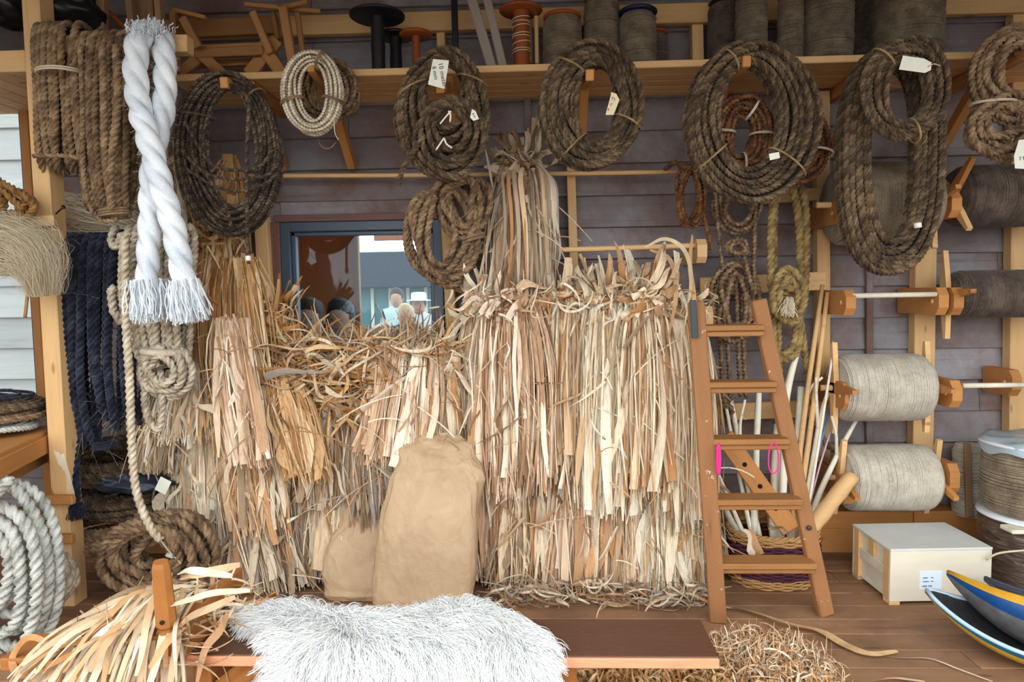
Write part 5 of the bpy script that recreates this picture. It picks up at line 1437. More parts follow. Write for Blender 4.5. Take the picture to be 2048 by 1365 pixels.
# ================================================================ ladder
lad = thing('step_ladder', 'paint spattered wooden step ladder leaning before the stick basket', 'ladder', G(1550, 1240))
La, Lb = G(1437, 1246), P(1392, 604, -.86)
Ra, Rb = G(1652, 1232), P(1516, 600, -.80)
up = Vector((0, -1, .35))
beam('stile', La, Lb, .036, .075, LADDERW, lad, up=(1, -.35, 0), bev=.006)
beam('stile', Ra, Rb, .036, .075, LADDERW, lad, up=(1, .25, 0), bev=.006)
def on_stile(a, b, py):
    lo, hi = 0.0, 1.0
    for _ in range(40):
        m = (lo + hi) / 2; p = a + (b - a) * m
        q = _R3.transposed() @ (p - CAM_LOC); yy = RES_Y / 2 - FPX * q.y / -q.z
        if yy > py: lo = m
        else: hi = m
    return a + (b - a) * lo
for yl, yr in ((655, 656), (770, 765), (882, 878), (1003, 995), (1130, 1120)):
    a, b = on_stile(La, Lb, yl), on_stile(Ra, Rb, yr)
    a = a + (b - a).normalized() * .02; b = b + (a - b).normalized() * .02
    m_ = (a.z + b.z) / 2; yy = (a.y + b.y) / 2
    tr_ = beam('tread', Vector((a.x, yy, m_)), Vector((b.x, yy, m_)), .115, .026, LADDERT, lad)
    beam('tread_support', Vector((a.x, yy - .03, m_ - .026)), Vector((b.x, yy - .03, m_ - .026)), .022, .026, LADDERT, lad)
STEEL = plain('steel', rgb(58, 66, 66), .5, metal=.3)
hb = on_stile(La, Lb, 640)
beam('hinge_plate', hb + Vector((-.02, -.045, -.08)), hb + Vector((-.03, -.04, .09)), .008, .03, STEEL, lad, up=(1, 0, 0))
bk = on_stile(Ra, Rb, 1052)
V, F = lathe_data([(.001, 0), (.012, 0), (.010, .006), (.001, .007)], 12, (bk.x, bk.y - .03, bk.z), 'Y')
V[:, 1] = 2 * (bk.y - .03) - V[:, 1]
mesh_part('bolt', V, F, STEEL, lad)
PINK = plain('pink_rubber', rgb(236, 40, 130), .45)
for lb, x, w, y0, y1, rr3 in (('thick pink band hung on the ladder beside the left stile', 1437, 2.2, 888, 948, .007), ('open pink loop hung on the ladder beside the right stile', 1547, 9, 884, 948, .0035)):
    Yp = on_stile(La, Lb, 880).y - .075
    pts = [(x, y0), (x + w, y0 + 20), (x + w, y1 - 12), (x, y1), (x - w, y1 - 12), (x - w, y0 + 20)]
    p = catmull([list(P(a, b, Yp)) for a, b in pts], 6, closed=True)
    V, F = tube_data(np.vstack([p, p[:1]]), rr3, 8, cap=False)
    tag(mesh_part('pink_band', V, F, PINK, None), lb, 'rubber band')

# ================================================================ wicker basket and the sticks in it
bc = G(1542, 1158); bx, by, bh = .225, .18, .27
WIC_D = wood('wicker_plum', rgb(88, 44, 60), rgb(44, 22, 32), scale=(5, 5, 5), var=.05)
WIC_N = wood('wicker_tan', rgb(198, 152, 96), rgb(146, 100, 54), scale=(5, 5, 5), var=.05)
bas = thing('wicker_basket', 'plum and tan wicker basket behind the ladder', 'basket', bc)
nst = 26
def bprof(q): return .84 + .20 * math.sin(PI * (.12 + .62 * q))
for name, z0_, z1_, mt in (('base_weave', .0, .05, WIC_N), ('body_weave', .05, .225, WIC_D), ('rim_weave', .225, .27, WIC_N)):
    rows = int((z1_ - z0_) / .0105) + 1; datas = []
    for k in range(rows):
        z = z0_ + (z1_ - z0_) * (k + .5) / rows; f = bprof(z / bh)
        th = np.linspace(0, 2 * PI, nst * 4 + 1)
        wv = .007 * np.cos(th * nst / 2 + (k % 2) * PI)
        p = np.stack([bc.x + (bx * f + wv) * np.cos(th), bc.y + (by * f + wv) * np.sin(th), np.full_like(th, z + .004)], 1)
        p[:, 2] += .002 * np.sin(th * 3 + k)
        datas.append(tube_data(p, .0062, 5, cap=False))
    mesh_part(name, *join(datas), mt, bas)
datas = []
for k in range(nst):
    a = 2 * PI * (k + .5) / nst
    p = np.array([[bc.x + bx * bprof(q) * math.cos(a), bc.y + by * bprof(q) * math.sin(a), .006 + q * bh] for q in np.linspace(0, 1, 7)])
    V, F = tube_data(p, .0055, 5)
    o = mesh_part('stake', V, F, WIC_D, bas)
mesh_part('base', *lathe_data([(.001, .004), (.8, .004), (.8, .012), (.001, .012)], 28, (0, 0, 0)), WIC_N, None) if False else None
Vb, Fb = lathe_data([(.001, .004), (1, .004), (1, .014), (.001, .014)], 28)
Vb[:, 0] = bc.x + Vb[:, 0] * bx * .82; Vb[:, 1] = bc.y + Vb[:, 1] * by * .82
mesh_part('base_board', Vb, Fb, WIC_N, bas)
th = np.linspace(0, 2 * PI, 120); f = bprof(1)
datas = []
for sgn in (0, 1, 2):
    p = np.stack([bc.x + (bx * f + .008 * np.cos(th * 14 + sgn * 2.1)) * np.cos(th), bc.y + (by * f + .008 * np.cos(th * 14 + sgn * 2.1)) * np.sin(th), bh + .008 * np.sin(th * 14 + sgn * 2.1)], 1)
    datas.append(tube_data(p, .007, 5, cap=False))
mesh_part('rim_braid', *join(datas), WIC_N, bas)
def stick(label, pts, r0, r1, mat=PEELED, forks=(), Y0=-.50, Y1=-.26, name='peeled_stick', cat='stick'):
    """pts in px from foot to tip; forks = [(index along the path 0..1, [px...])]"""
    n = len(pts); Ys = [Y0 + (Y1 - Y0) * k / (n - 1) for k in range(n)]
    p = catmull([list(P(x, y, Yq)) for (x, y), Yq in zip(pts, Ys)], 6)
    m = len(p); t = np.linspace(0, 1, m)
    R0, R1 = r0 * SCL(-.4), r1 * SCL(-.4)
    rad = (R0 + (R1 - R0) * t) * (1 + .05 * np.sin(t * 17 + r0))
    ds = [tube_data(p, rad, 9)]
    for fr_, fp in forks:
        k = int(fr_ * (m - 1)); Yf = Ys[0] + (Ys[-1] - Ys[0]) * fr_
        q = [list(p[k])] + [list(P(x, y, Yf - .02 * (j + 1))) for j, (x, y) in enumerate(fp)]
        pf = catmull(q, 6); tf = np.linspace(0, 1, len(pf))
        ds.append(tube_data(pf, rad[k] * (.85 - .35 * tf), 8))
    return tag(mesh_part(name, *join(ds), mat, None), label, cat, 'sticks standing in the basket')
stick('white peeled stick with bent blunt tip right of the ladder', [(1560, 1090), (1568, 930), (1572, 800), (1597, 692)], 8, 6.5)
stick('straight white peeled stick just right of the ladder stile', [(1580, 1085), (1594, 920), (1602, 775)], 8, 7.5)
stick('tallest tan rod leaning on the stud', [(1580, 1085), (1606, 850), (1645, 570)], 6, 4.5, PINE)
stick('tall tan rod beside the tallest one', [(1588, 1085), (1622, 850), (1655, 585)], 6, 4.5, PINE)
stick('forked white stick with two upright prongs near the stud', [(1598, 1085), (1625, 930), (1642, 830), (1668, 752)], 6.5, 3.5, forks=[(.60, [(1633, 800), (1632, 755)])])
stick('white stick with side shoot behind the tan rods', [(1590, 1085), (1600, 900), (1604, 790)], 6, 5, forks=[(.80, [(1620, 780), (1645, 755)])])
stick('thin white twig reaching up beside the stud', [(1610, 1060), (1648, 820), (1662, 730), (1665, 684)], 3, 2)
stick('wide forked white stick furthest right in the basket', [(1600, 1085), (1640, 985), (1680, 900), (1714, 838)], 6.5, 4, forks=[(.66, [(1672, 870), (1663, 832)])])
stick('thick tan wooden roller propped across the basket rim', [(1618, 1062), (1660, 1008), (1704, 952)], 15, 15, PINE, Y0=-.62, Y1=-.52, name='wooden_roller')
stick('white stick seen between ladder treads, upright', [(1508, 1070), (1512, 920), (1518, 775)], 7, 6)
stick('white forked stick seen left between ladder treads', [(1520, 1080), (1486, 930), (1462, 800)], 6, 4.5, forks=[(.62, [(1480, 850), (1490, 800)])])
stick('thin white stick leaning left between ladder treads', [(1505, 1080), (1468, 900), (1450, 800)], 4.5, 3.5)
stick('thick white stick behind the ladder right stile', [(1548, 1085), (1550, 960), (1556, 850)], 10, 8)
stick('pale stick crossing behind the wooden bar in the basket', [(1494, 1085), (1458, 1000), (1428, 930)], 4.5, 4, Y0=-.56, Y1=-.46)
stick('short brown stick deep in the basket', [(1545, 1085), (1535, 1000), (1548, 930)], 5, 4, PINE_D)
stick('grey white stick low behind the ladder', [(1480, 1075), (1452, 1020), (1440, 960)], 7, 5)
stick('thin blue rod among the white sticks', [(1600, 1065), (1630, 930), (1666, 795)], 2.4, 2.2, plain('blue_rod', rgb(86, 132, 184), .4), name='blue_rod', cat='rod')
stick('thin purple twig beside the blue rod', [(1606, 1060), (1640, 930), (1676, 818)], 2.2, 1.8, plain('pinkish_twig', rgb(196, 170, 186), .6))
ba, bb = P(1448, 872, -.42), P(1582, 1062, -.56)
bar = thing('drilled_bar', 'tan wooden bar with drilled holes slanting into the basket', 'wooden bar', bb)
beam('bar', ba, bb, .03, .098, PINE_O, bar, up=(1, 0, .7))
Mb = frame_matrix(ba, bb, (1, 0, .7))
for q in (.08, .31, .54, .77):
    c0 = ba + (bb - ba) * q; yv = Mb.to_3x3().col[1]
    sg = -1 if yv.y > 0 else 1
    pth = np.array([list(c0 + yv * sg * .005), list(c0 + yv * sg * .0158)])
    V, F = tube_data(pth, .012, 14); mesh_part('hole_shade_disc', V, F, plain('hole_shade', rgb(30, 20, 14), .9) if 'hole_shade' not in MAT else MAT['hole_shade'], bar)  # dark discs paint the shade inside the drilled holes
# leaves flopping over the basket rim
tk = thing('husk_strip', 'pale forked husk leaf flopping over the basket rim', 'husk strip', P(1500, 1070, -.78))
for a_, b_2, w in (((1490, 1058), (1512, 1112), .05), ((1500, 1060), (1520, 1110), .045), ((1540, 1052), (1575, 1062), .04)):
    place_leaf(tk, 'grey', P(*a_, -.78), P(*b_2, -.82), w, np.random.default_rng(int(b_2[0])), .02)

# ================================================================ paper sacks
KRAFT, nt, b = nodes_of('kraft_paper')
tc = N(nt, 'ShaderNodeTexCoord')
n1 = N(nt, 'ShaderNodeTexNoise', i_Scale=7.0, i_Detail=8.0, i_Roughness=.6, i_Distortion=.8)
nt.links.new(tc.outputs['Object'], n1.inputs[0])
rp = ramp(nt, n1.outputs[0], [(.3, rgb(174, 144, 110)), (.7, rgb(194, 164, 128))])
nt.links.new(rp.outputs[0], b.inputs['Base Color']); b.inputs['Roughness'].default_value = .6
mpk = N(nt, 'ShaderNodeMapping'); mpk.inputs['Scale'].default_value = (6, 6, 3.2)
adk = N(nt, 'ShaderNodeMixRGB', blend_type='ADD'); adk.inputs[0].default_value = .12
nt.links.new(tc.outputs['Object'], adk.inputs[1]); nt.links.new(n1.outputs['Color'], adk.inputs[2]); nt.links.new(adk.outputs[0], mpk.inputs[0])
vok = N(nt, 'ShaderNodeTexVoronoi', feature='F1'); nt.links.new(mpk.outputs[0], vok.inputs[0])
mdk = N(nt, 'ShaderNodeMath', operation='MULTIPLY_ADD'); mdk.inputs[1].default_value = .5
nt.links.new(n1.outputs[0], mdk.inputs[0]); nt.links.new(vok.outputs['Distance'], mdk.inputs[2])
bp = N(nt, 'ShaderNodeBump', i_Strength=.22, i_Distance=.03); nt.links.new(mdk.outputs[0], bp.inputs['Height']); nt.links.new(bp.outputs[0], b.inputs['Normal'])
def sack(label, outline, Y, depth, seed, lean=0.0):
    """outline: [(py, x_left, x_right)] from floor to mouth"""
    nh, na = 150, 200
    rc = np.random.default_rng(int(seed) + 50)
    CRUMPLE = [(rc.uniform(-1, 1, (nu, nv_ + 2)), nu, nv_, ah, wp) for nu, nv_, ah, wp in ((11, 6, .026, .10), (22, 11, .013, .05), (46, 20, .005, .02))]
    rows = np.array(outline, float)
    tt = np.linspace(0, 1, nh); k = np.linspace(0, 1, len(rows))
    py = np.interp(tt, k, rows[:, 0]); xl = np.interp(tt, k, rows[:, 1]); xr = np.interp(tt, k, rows[:, 2])
    V = np.zeros((nh, na, 3)); a = np.linspace(0, 2 * PI, na, endpoint=False)
    for q in range(nh):
        c0 = P((xl[q] + xr[q]) / 2, py[q], Y); hw = (P(xr[q], py[q], Y).x - P(xl[q], py[q], Y).x) / 2
        t = tt[q]; dp = depth * (1 - t ** 2.2 * .92) * min(1, .75 + t * 3)
        if t < .05: hw *= .9 + t * 2
        cs, sn = np.cos(a), np.sin(a)
        V[q, :, 0] = c0.x + np.sign(cs) * np.abs(cs) ** .55 * hw
        V[q, :, 1] = Y + lean * t + np.sign(sn) * np.abs(sn) ** .6 * dp
        V[q, :, 2] = c0.z
    V[:, :, 2] -= V[0, :, 2].min() - .004
    out = V.reshape(-1, 3).copy()
    cen = np.repeat(V.mean(1), na, 0); nrm_ = out - cen; nrm_[:, 2] = 0; nrm_ /= np.linalg.norm(nrm_, axis=1, keepdims=True) + 1e-9
    for i_, pnt in enumerate(out):
        q = (i_ // na) / (nh - 1)
        v1 = Vector((pnt[0] * 5 + seed, pnt[1] * 5, pnt[2] * 3.2))
        n_ = mnoise.noise(v1); n2_ = mnoise.noise(Vector((pnt[0] * 13, pnt[1] * 13 + seed, pnt[2] * 9 + n_ * 2)))
        rid = (1 - abs(n2_) * 2.2); rid = max(rid, 0) ** 2
        n3_ = mnoise.noise(Vector((pnt[0] * 30, pnt[1] * 30, pnt[2] * 22 + seed)))
        amp = .28 + 1.0 * q ** 1.6; hcr = 0.0
        ua = (i_ % na) / na
        for lat, nu, nv_, ah, wp in CRUMPLE:                     # creased paper: height linear over warped triangles
            fu_ = (ua + n_ * wp) % 1.0 * nu; fv_ = min(max(q + n2_ * wp, 0), .999) * nv_
            a0_, b0_i = int(fu_) % nu, int(fv_); fa, fb_ = fu_ - int(fu_), fv_ - b0_i
            g = lambda x_, y_: lat[x_ % nu, min(y_, nv_)]
            if fa + fb_ < 1: hh_ = g(a0_, b0_i) + fa * (g(a0_ + 1, b0_i) - g(a0_, b0_i)) + fb_ * (g(a0_, b0_i + 1) - g(a0_, b0_i))
            else: hh_ = g(a0_ + 1, b0_i + 1) + (1 - fa) * (g(a0_, b0_i + 1) - g(a0_ + 1, b0_i + 1)) + (1 - fb_) * (g(a0_ + 1, b0_i) - g(a0_ + 1, b0_i + 1))
            hcr += ah * hh_
        out[i_] += nrm_[i_] * (n_ * .006 + hcr * amp)
        out[i_, 2] += .035 * q ** 4 * n2_
    top = out[-na:].mean(0); F = [ring_grid(nh, na)]
    return tag(mesh_part('paper_sack', out, F, KRAFT, None), label, 'sack')
sack('crumpled brown paper sack standing in front of the straw', [(1204, 752, 938), (1150, 744, 948), (1080, 748, 952), (1010, 760, 956), (950, 776, 964), (925, 784, 963), (900, 792, 945), (880, 799, 922), (868, 803, 905)], -.88, .11, 3, lean=.18)
sack('smaller paper sack slumped behind the standing sack', [(1196, 655, 790), (1150, 648, 800), (1090, 660, 800), (1040, 690, 800)], -.72, .09, 8, lean=.08)

# ================================================================ bench with sheepskin
ZB = .42
A, Bq, Cq, Dq = G(356, 1304, ZB), G(1442, 1321, ZB), G(1402, 1239, ZB), G(404, 1236, ZB)
bench = thing('work_bench', 'low bench with dark worn top and orange legs', 'bench', ((A.x + Bq.x) / 2, A.y, 0))
yb0 = (A.y + Bq.y) / 2; yb1 = (Cq.y + Dq.y) / 2
wB_ = yb1 - yb0
beam('bench_board', (A.x, (yb0 + yb1) / 2, ZB - .016), (Bq.x, (yb0 + yb1) / 2, ZB - .016), wB_, .032, BENCHT, bench, bev=.003)
beam('front_edge', (A.x + .004, yb0 - .005, ZB - .017), (Bq.x - .002, yb0 - .005, ZB - .017), .012, .030, wood('edge_salmon', rgb(222, 150, 112), rgb(186, 108, 68), var=.05), bench, bev=.003)
for xx in (P(1136, 1340, yb0).x, P(395, 1340, yb0).x):
    for yy in (yb0 + .05, yb1 - .04):
        beam('leg', (xx, yy, 0), (xx, yy, ZB - .032), .05, .055, BENCHE, bench, up=(1, 0, 0))
beam('stretcher', (P(1136, 1340, yb0).x, yb0 + .15, .12), (P(395, 1340, yb0).x, yb0 + .15, .12), .03, .06, BENCHE, bench)
beam('brace', P(420, 1400, yb0 + .04), P(520, 1318, yb0 + .04), .03, .07, BENCHE, bench)
xa_ = P(345, 1290, yb0).x
beam('end_board', (xa_ + .03, yb0 - .02, ZB + .05), (xa_ + .03, yb1 + .16, ZB + .05), .035, .12, BENCHE, bench)
beam('wing_board', (P(40, 1330, yb0 + .05).x, yb0 + .05, ZB - .02), (xa_ - .02, yb0 + .05, ZB - .02), .16, .04, BENCHE, bench)
beam('wing_leg', (P(150, 1330, yb0 + .05).x, yb0 + .08, 0), (P(150, 1330, yb0 + .05).x, yb0 + .08, ZB - .04), .05, .05, BENCHE, bench, up=(1, 0, 0))
pb, pt_ = P(335, 1268, yb0 - .035), P(321, 1124, yb0 - .06)
pth = np.array([list(pb + (pt_ - pb) * q) for q in (0, .06, .10, .14, .5, .94, 1.0)])
V, F = tube_data(pth, [.030, .031, .024, .030, .0285, .025, .021], 8)
pg = mesh_part('peg', V, F, BENCHE, bench, smooth=False)
beam('peg_block', P(312, 1285, yb0 - .03), P(356, 1285, yb0 - .03), .06, .062, BENCHE, bench)
hp = pb + (pt_ - pb) * .22
V, F = tube_data(np.array([list(hp + Vector((.004, -.020, 0))), list(hp + Vector((.004, -.0305, 0)))]), .007, 10)
mesh_part('hole_shade_disc', V, F, MAT['hole_shade'], bench)  # dark plug paints the shade of a hole in the peg
# ---- strips draped over the bench end
dr = thing('husk_heap', 'pale husk strips draped over the bench end around the peg', 'straw heap', P(230, 1330, yb0))
r = np.random.default_rng(77)
for q in range(170):
    u_ = r.uniform(0, 1)
    sx_, sy_ = r.uniform(330, 425), r.uniform(1165, 1215)
    ys = yb1 + r.uniform(-.02, .16)
    ex = 20 + 330 * u_ + r.normal(0, 25); ey = r.uniform(1330, 1460)
    ye = yb0 - r.uniform(.02, .16)
    mx_, my_ = sx_ + (ex - sx_) * .42 + r.normal(0, 10), 1150 + 55 * (1 - u_) + r.uniform(0, 60) + 30 * u_
    pts = [P(sx_, sy_, ys), P(mx_ * .5 + sx_ * .5, (my_ + sy_) / 2 - 12, (ys * .7 + ye * .3)), P(mx_, my_, (ys + ye) / 2), P(mx_ + (ex - mx_) * .6, my_ + (ey - my_) * .42, ye + .05), P(ex, ey, ye)]
    p = catmull([list(x) for x in pts], 4); n_ = len(p); t = np.linspace(0, 1, n_)
    W = r.uniform(.004, .016) * np.sin(PI * np.clip(t * .85 + .1, 0, 1)) ** .5
    p = p + np.stack([.008 * np.sin(t * 9 + q), np.zeros(n_), .006 * np.sin(t * 7 + q * 2)], 1)
    V, F = ribbons(p[None], W[None], r.uniform(-.5, .5, 1), r.uniform(-.9, .9, 1), facing=(0, -.7, .7))
    mesh_part('strip', V, F, HUSK['cream'][0] if q % 3 else HUSK['pale'][0], dr)
for pts, w in (([(470, 1195), (425, 1215), (380, 1235), (352, 1262)], .012), ([(360, 1255), (368, 1275), (355, 1320), (340, 1390)], .013), ([(372, 1235), (376, 1262), (366, 1310), (352, 1390)], .010),
               ([(455, 1228), (440, 1262), (410, 1300), (392, 1375)], .014), ([(120, 1300), (60, 1275), (25, 1315), (40, 1350), (100, 1330), (160, 1300)], .011), ([(500, 1182), (430, 1186), (380, 1200), (330, 1215)], .010),
               ([(480, 1130), (430, 1142), (390, 1150), (360, 1160)], .014), ([(465, 1153), (420, 1146), (380, 1142), (355, 1150)], .012)):
    p = catmull([list(P(x, y, yb0 - .07 + .05 * math.sin(k_))) for k_, (x, y) in enumerate(pts)], 5); n_ = len(p); t = np.linspace(0, 1, n_)
    V, F = ribbons(p[None], (w * np.sin(PI * np.clip(t * .9 + .07, 0, 1)) ** .5)[None], np.array([.3]), np.array([-.4]), facing=(0, -.8, .6))
    mesh_part('strip', V, F, HUSK['pale'][0], dr)
tangle('loose_strips', '', lambda r, n: np.stack([r.uniform(P(150, 1260, yb0).x, P(420, 1260, yb0).x, n), r.uniform(yb0 - .05, yb1 + .1, n), r.uniform(ZB - .02, ZB + .08, n)], 1), 260, 'pale', 78, L=(.15, .4), w=(.002, .006), curl=3, tiltz=.35, as_part=dr)
# ---- sheepskin
WOOL, nt, b = nodes_of('wool')
ge = N(nt, 'ShaderNodeNewGeometry')
rp = ramp(nt, ge.outputs['Random Per Island'], [(0, rgb(206, 210, 212)), (.5, rgb(232, 233, 232)), (1, rgb(222, 217, 204))])
nt.links.new(rp.outputs[0], b.inputs['Base Color']); b.inputs['Roughness'].default_value = .5; b.inputs['Specular IOR Level'].default_value = .3
HIDE = plain('fleece_base', rgb(226, 228, 228), .9, noise=.08, nscale=25, bump=.5)
zf = ZB + .012
yf = yb0 - .03
rowsL = [G(520, 1226, zf), G(496, 1238, zf), G(535, 1256, zf), G(566, 1278, zf), G(574, 1302, zf), P(584, 1330, yf), P(598, 1368, yf - .02), P(626, 1430, yf - .03)]
rowsR = [G(990, 1224, zf), G(1018, 1238, zf), G(1036, 1256, zf), G(1056, 1280, zf), G(1070, 1302, zf), P(1078, 1330, yf), P(1072, 1368, yf - .02), P(1056, 1430, yf - .03)]
nr, ncol = 8, 60
Lr = catmull([list(x) for x in rowsL], 5); Rr_ = catmull([list(x) for x in rowsR], 5); nr = len(Lr)
S = np.linspace(0, 1, ncol)
grid = Lr[:, None] * (1 - S)[None, :, None] + Rr_[:, None] * S[None, :, None]
# wavy back outline and soft pile
jj = np.linspace(0, 1, nr)[:, None]
for a_i in range(nr):
    for b_i in range(ncol):
        pnt = grid[a_i, b_i]
        nn = mnoise.noise(Vector((pnt[0] * 6, pnt[1] * 8, pnt[2] * 8)))
        grid[a_i, b_i, 2] += .012 + .014 * nn
grid[:, :, 1] += (1 - jj) ** 3 * (.05 * np.sin(S * 9 + .5) - .03)[None] * 1.0
du = np.gradient(grid, axis=1); dv = np.gradient(grid, axis=0)
nrm_ = np.cross(dv, du); nrm_ /= np.linalg.norm(nrm_, axis=2, keepdims=True) + 1e-9
if nrm_[2, 30, 2] < 0: nrm_ = -nrm_
skin_o = thing('sheepskin', 'long haired white sheepskin thrown over the bench', 'sheepskin', (float(grid[..., 0].mean()), float(grid[..., 1].mean()), ZB))
back = grid - nrm_ * .012
Vh = np.vstack([grid.reshape(-1, 3), back.reshape(-1, 3)])
mesh_part('hide', Vh, [ring_grid(nr, ncol, close=False), ring_grid(nr, ncol, close=False, base=nr * ncol)[:, ::-1]], HIDE, skin_o)
r = np.random.default_rng(21)
ncl, per = 3000, 12
ci, cj = r.uniform(0, nr - 1.001, ncl), r.uniform(0, ncol - 1.001, ncl)
edge = r.uniform(0, 1, ncl) < .22                                # extra locks round the border
sd = r.integers(0, 3, ncl)
ci = np.where(edge & (sd == 0), r.uniform(0, 1.2, ncl), ci); cj = np.where(edge & (sd == 1), r.uniform(0, 1.5, ncl), cj); cj = np.where(edge & (sd == 2), ncol - 1.001 - r.uniform(0, 1.5, ncl), cj)
def samp(Gd, i, j):
    i0, j0 = i.astype(int), j.astype(int); fi, fj = (i - i0)[:, None], (j - j0)[:, None]
    return Gd[i0, j0] * (1 - fi) * (1 - fj) + Gd[i0 + 1, j0] * fi * (1 - fj) + Gd[i0, j0 + 1] * (1 - fi) * fj + Gd[i0 + 1, j0 + 1] * fi * fj
cp, cn = samp(grid, ci, cj), samp(nrm_, ci, cj)
ctu, ctv = samp(du, ci, cj), samp(dv, ci, cj)
ctu /= np.linalg.norm(ctu, axis=1, keepdims=True); ctv /= np.linalg.norm(ctv, axis=1, keepdims=True)
sj = cj / (ncol - 1); si = ci / (nr - 1)
swirl = np.array([[mnoise.noise(Vector((q[0] * 4.5, q[1] * 6, q[2] * 6 + 3))), mnoise.noise(Vector((q[0] * 4.5 + 40, q[1] * 6, q[2] * 6)))] for q in cp])
fu = (sj - .5) * 1.3 + swirl[:, 0] * 1.1 + r.normal(0, .22, ncl) + np.where(sj < .06, -1.2, 0) + np.where(sj > .94, 1.2, 0); fv = .75 + swirl[:, 1] * .9 + r.normal(0, .22, ncl) - np.where(si < .12, 1.3, 0)
fd = ctu * fu[:, None] + ctv * fv[:, None]; fd /= np.linalg.norm(fd, axis=1, keepdims=True) + 1e-9
K = 7; t = np.linspace(0, 1, K)
Lc = r.uniform(.06, .12, ncl) * np.where(si < .25, .75, 1.0)
cl = np.repeat(np.arange(ncl), per); nh_ = len(cl)
jit = r.normal(0, .008, (nh_, 3))
Lh = Lc[cl] * r.uniform(.75, 1.15, nh_)
curve = cp[cl][:, None] + jit[:, None] * (1 - .55 * t)[None, :, None]
rise = np.sin(t * PI * .70) * .26
curve = curve + fd[cl][:, None] * (t[None] * Lh[:, None] * .9)[..., None] + cn[cl][:, None] * (rise[None] * Lh[:, None])[..., None]
wavf = r.uniform(5, 11, ncl)[cl]; wph = r.uniform(0, 6, ncl)[cl] + r.normal(0, .3, nh_); wam = r.uniform(.003, .009, ncl)[cl]
side_ = np.cross(fd, cn)[cl]
curve = curve + side_[:, None] * (wam[:, None] * t[None] * np.sin(wavf[:, None] * t[None] + wph[:, None]) * 1.5)[..., None] + cn[cl][:, None] * (wam[:, None] * t[None] * np.cos(wavf[:, None] * t[None] + wph[:, None]))[..., None]
curve[:, :, 2] -= (t ** 2)[None] * (Lh * .22)[:, None]
Wd = (r.uniform(.0007, .0014, nh_))[:, None] * (1.1 - .75 * t)[None]
V, F = ribbons(curve, Wd, r.uniform(-1, 1, nh_), r.uniform(-1, 1, nh_), facing=(0, -.7, .7))
o = mesh_part('wool', V, F, WOOL, skin_o); o['kind'] = 'stuff'

# ================================================================ things on the long shelf
ZT = ZS + .026
def sx(px, Y): return P(px, 120, Y).x
def bobbin(label, px, Y, Rf, Rc, H, mat, mat_f=None, turns=0, twine=None, Rt=0, name='bobbin'):
    s = SCL(Y); x = sx(px, Y)
    t = thing(name, label, 'bobbin' if name == 'bobbin' else 'twine spool', (x, Y, ZT), 'bobbins and spools on the long shelf')
    Rf, Rc, H, Rt = Rf * s, Rc * s, H * s, Rt * s
    ft = .018
    mesh_part('core', *lathe_data([(Rc, ft * .5), (Rc * .92, H * .3), (Rc, H * .5), (Rc * .92, H * .7), (Rc, H - ft * .5)], 24, (x, Y, ZT)), mat, t)
    for z in (0, H - ft):
        mesh_part('flange', *lathe_data([(.001, 0), (Rf * .94, 0), (Rf, ft * .3), (Rf, ft * .7), (Rf * .94, ft), (.001, ft)], 32, (x, Y, ZT + z)), mat_f or mat, t)
    if twine: wound((x, Y, ZT + H / 2), 'Z', Rt, H - 2 * ft - .006, twine, t, seed=int(px), seg=30, barrel=.06, pitch=.008, r=.0052)
    if turns:
        th = np.linspace(0, 2 * PI * turns, turns * 20)
        p = np.stack([x + (Rc + .003) * np.cos(th), Y + (Rc + .003) * np.sin(th), ZT + H * .28 + H * .6 * th / th[-1] + .008 * np.sin(th * .37)], 1)
        mesh_part('twine_turns', *tube_data(p, .0028, 5), STRING, t)
    return t
bobbin('tall black flanged bobbin left on the shelf', 757, -.34, 54, 14, 128, BLACKW)
bobbin('shorter black bobbin behind the tall black one', 792, -.18, 36, 12, 106, BLACKW)
bobbin('small copper brown bobbin right of the black pair', 833, -.32, 32, 8, 92, REDWOOD)
bobbin('orange turned bobbin with a few twine turns', 1043, -.34, 42, 16, 130, REDWOOD, turns=8)
bobbin('twine filled spool right of the orange bobbin', 1125, -.32, 37, 10, 116, REDWOOD, REDWOOD, twine=TWINE_S, Rt=36, name='twine_spool')
bobbin('tall twine spool in the middle of the filled trio', 1204, -.30, 34, 10, 150, REDWOOD, REDWOOD, twine=TWINE_S, Rt=33, name='twine_spool')
bobbin('twine spool with navy top flange', 1275, -.34, 38, 10, 118, BLACKW, plain('navy_paint', rgb(24, 28, 52), .4), twine=TWINE_S, Rt=34, name='twine_spool')
bobbin('dark spool half hidden behind the navy flanged spool', 1308, -.14, 26, 9, 100, REDWOOD, REDWOOD, twine=TWINE_D, Rt=25, name='twine_spool')
bobbin('dark twine spool above the left side of the largest coil', 1448, -.16, 30, 10, 150, BLACKW, BLACKW, twine=TWINE_D, Rt=30, name='twine_spool')
bobbin('slim pale twine spool above the largest coil', 1502, -.34, 30, 9, 150, BLACKW, BLACKW, twine=TWINE_S, Rt=28, name='twine_spool')
bobbin('narrowest twine spool above the largest coil', 1580, -.36, 26, 8, 140, BLACKW, BLACKW, twine=TWINE_S, Rt=22, name='twine_spool')
bobbin('wide twine spool right of the narrowest one', 1652, -.32, 50, 12, 160, BLACKW, BLACKW, twine=TWINE_S, Rt=46, name='twine_spool')
bobbin('very wide twine spool above the long hank', 1812, -.30, 66, 14, 170, REDWOOD, BLACKW, twine=TWINE_S, Rt=61, name='twine_spool')
bobbin('dark twine spool behind the wide one', 1730, -.12, 36, 10, 150, BLACKW, BLACKW, twine=TWINE_D, Rt=36, name='twine_spool')
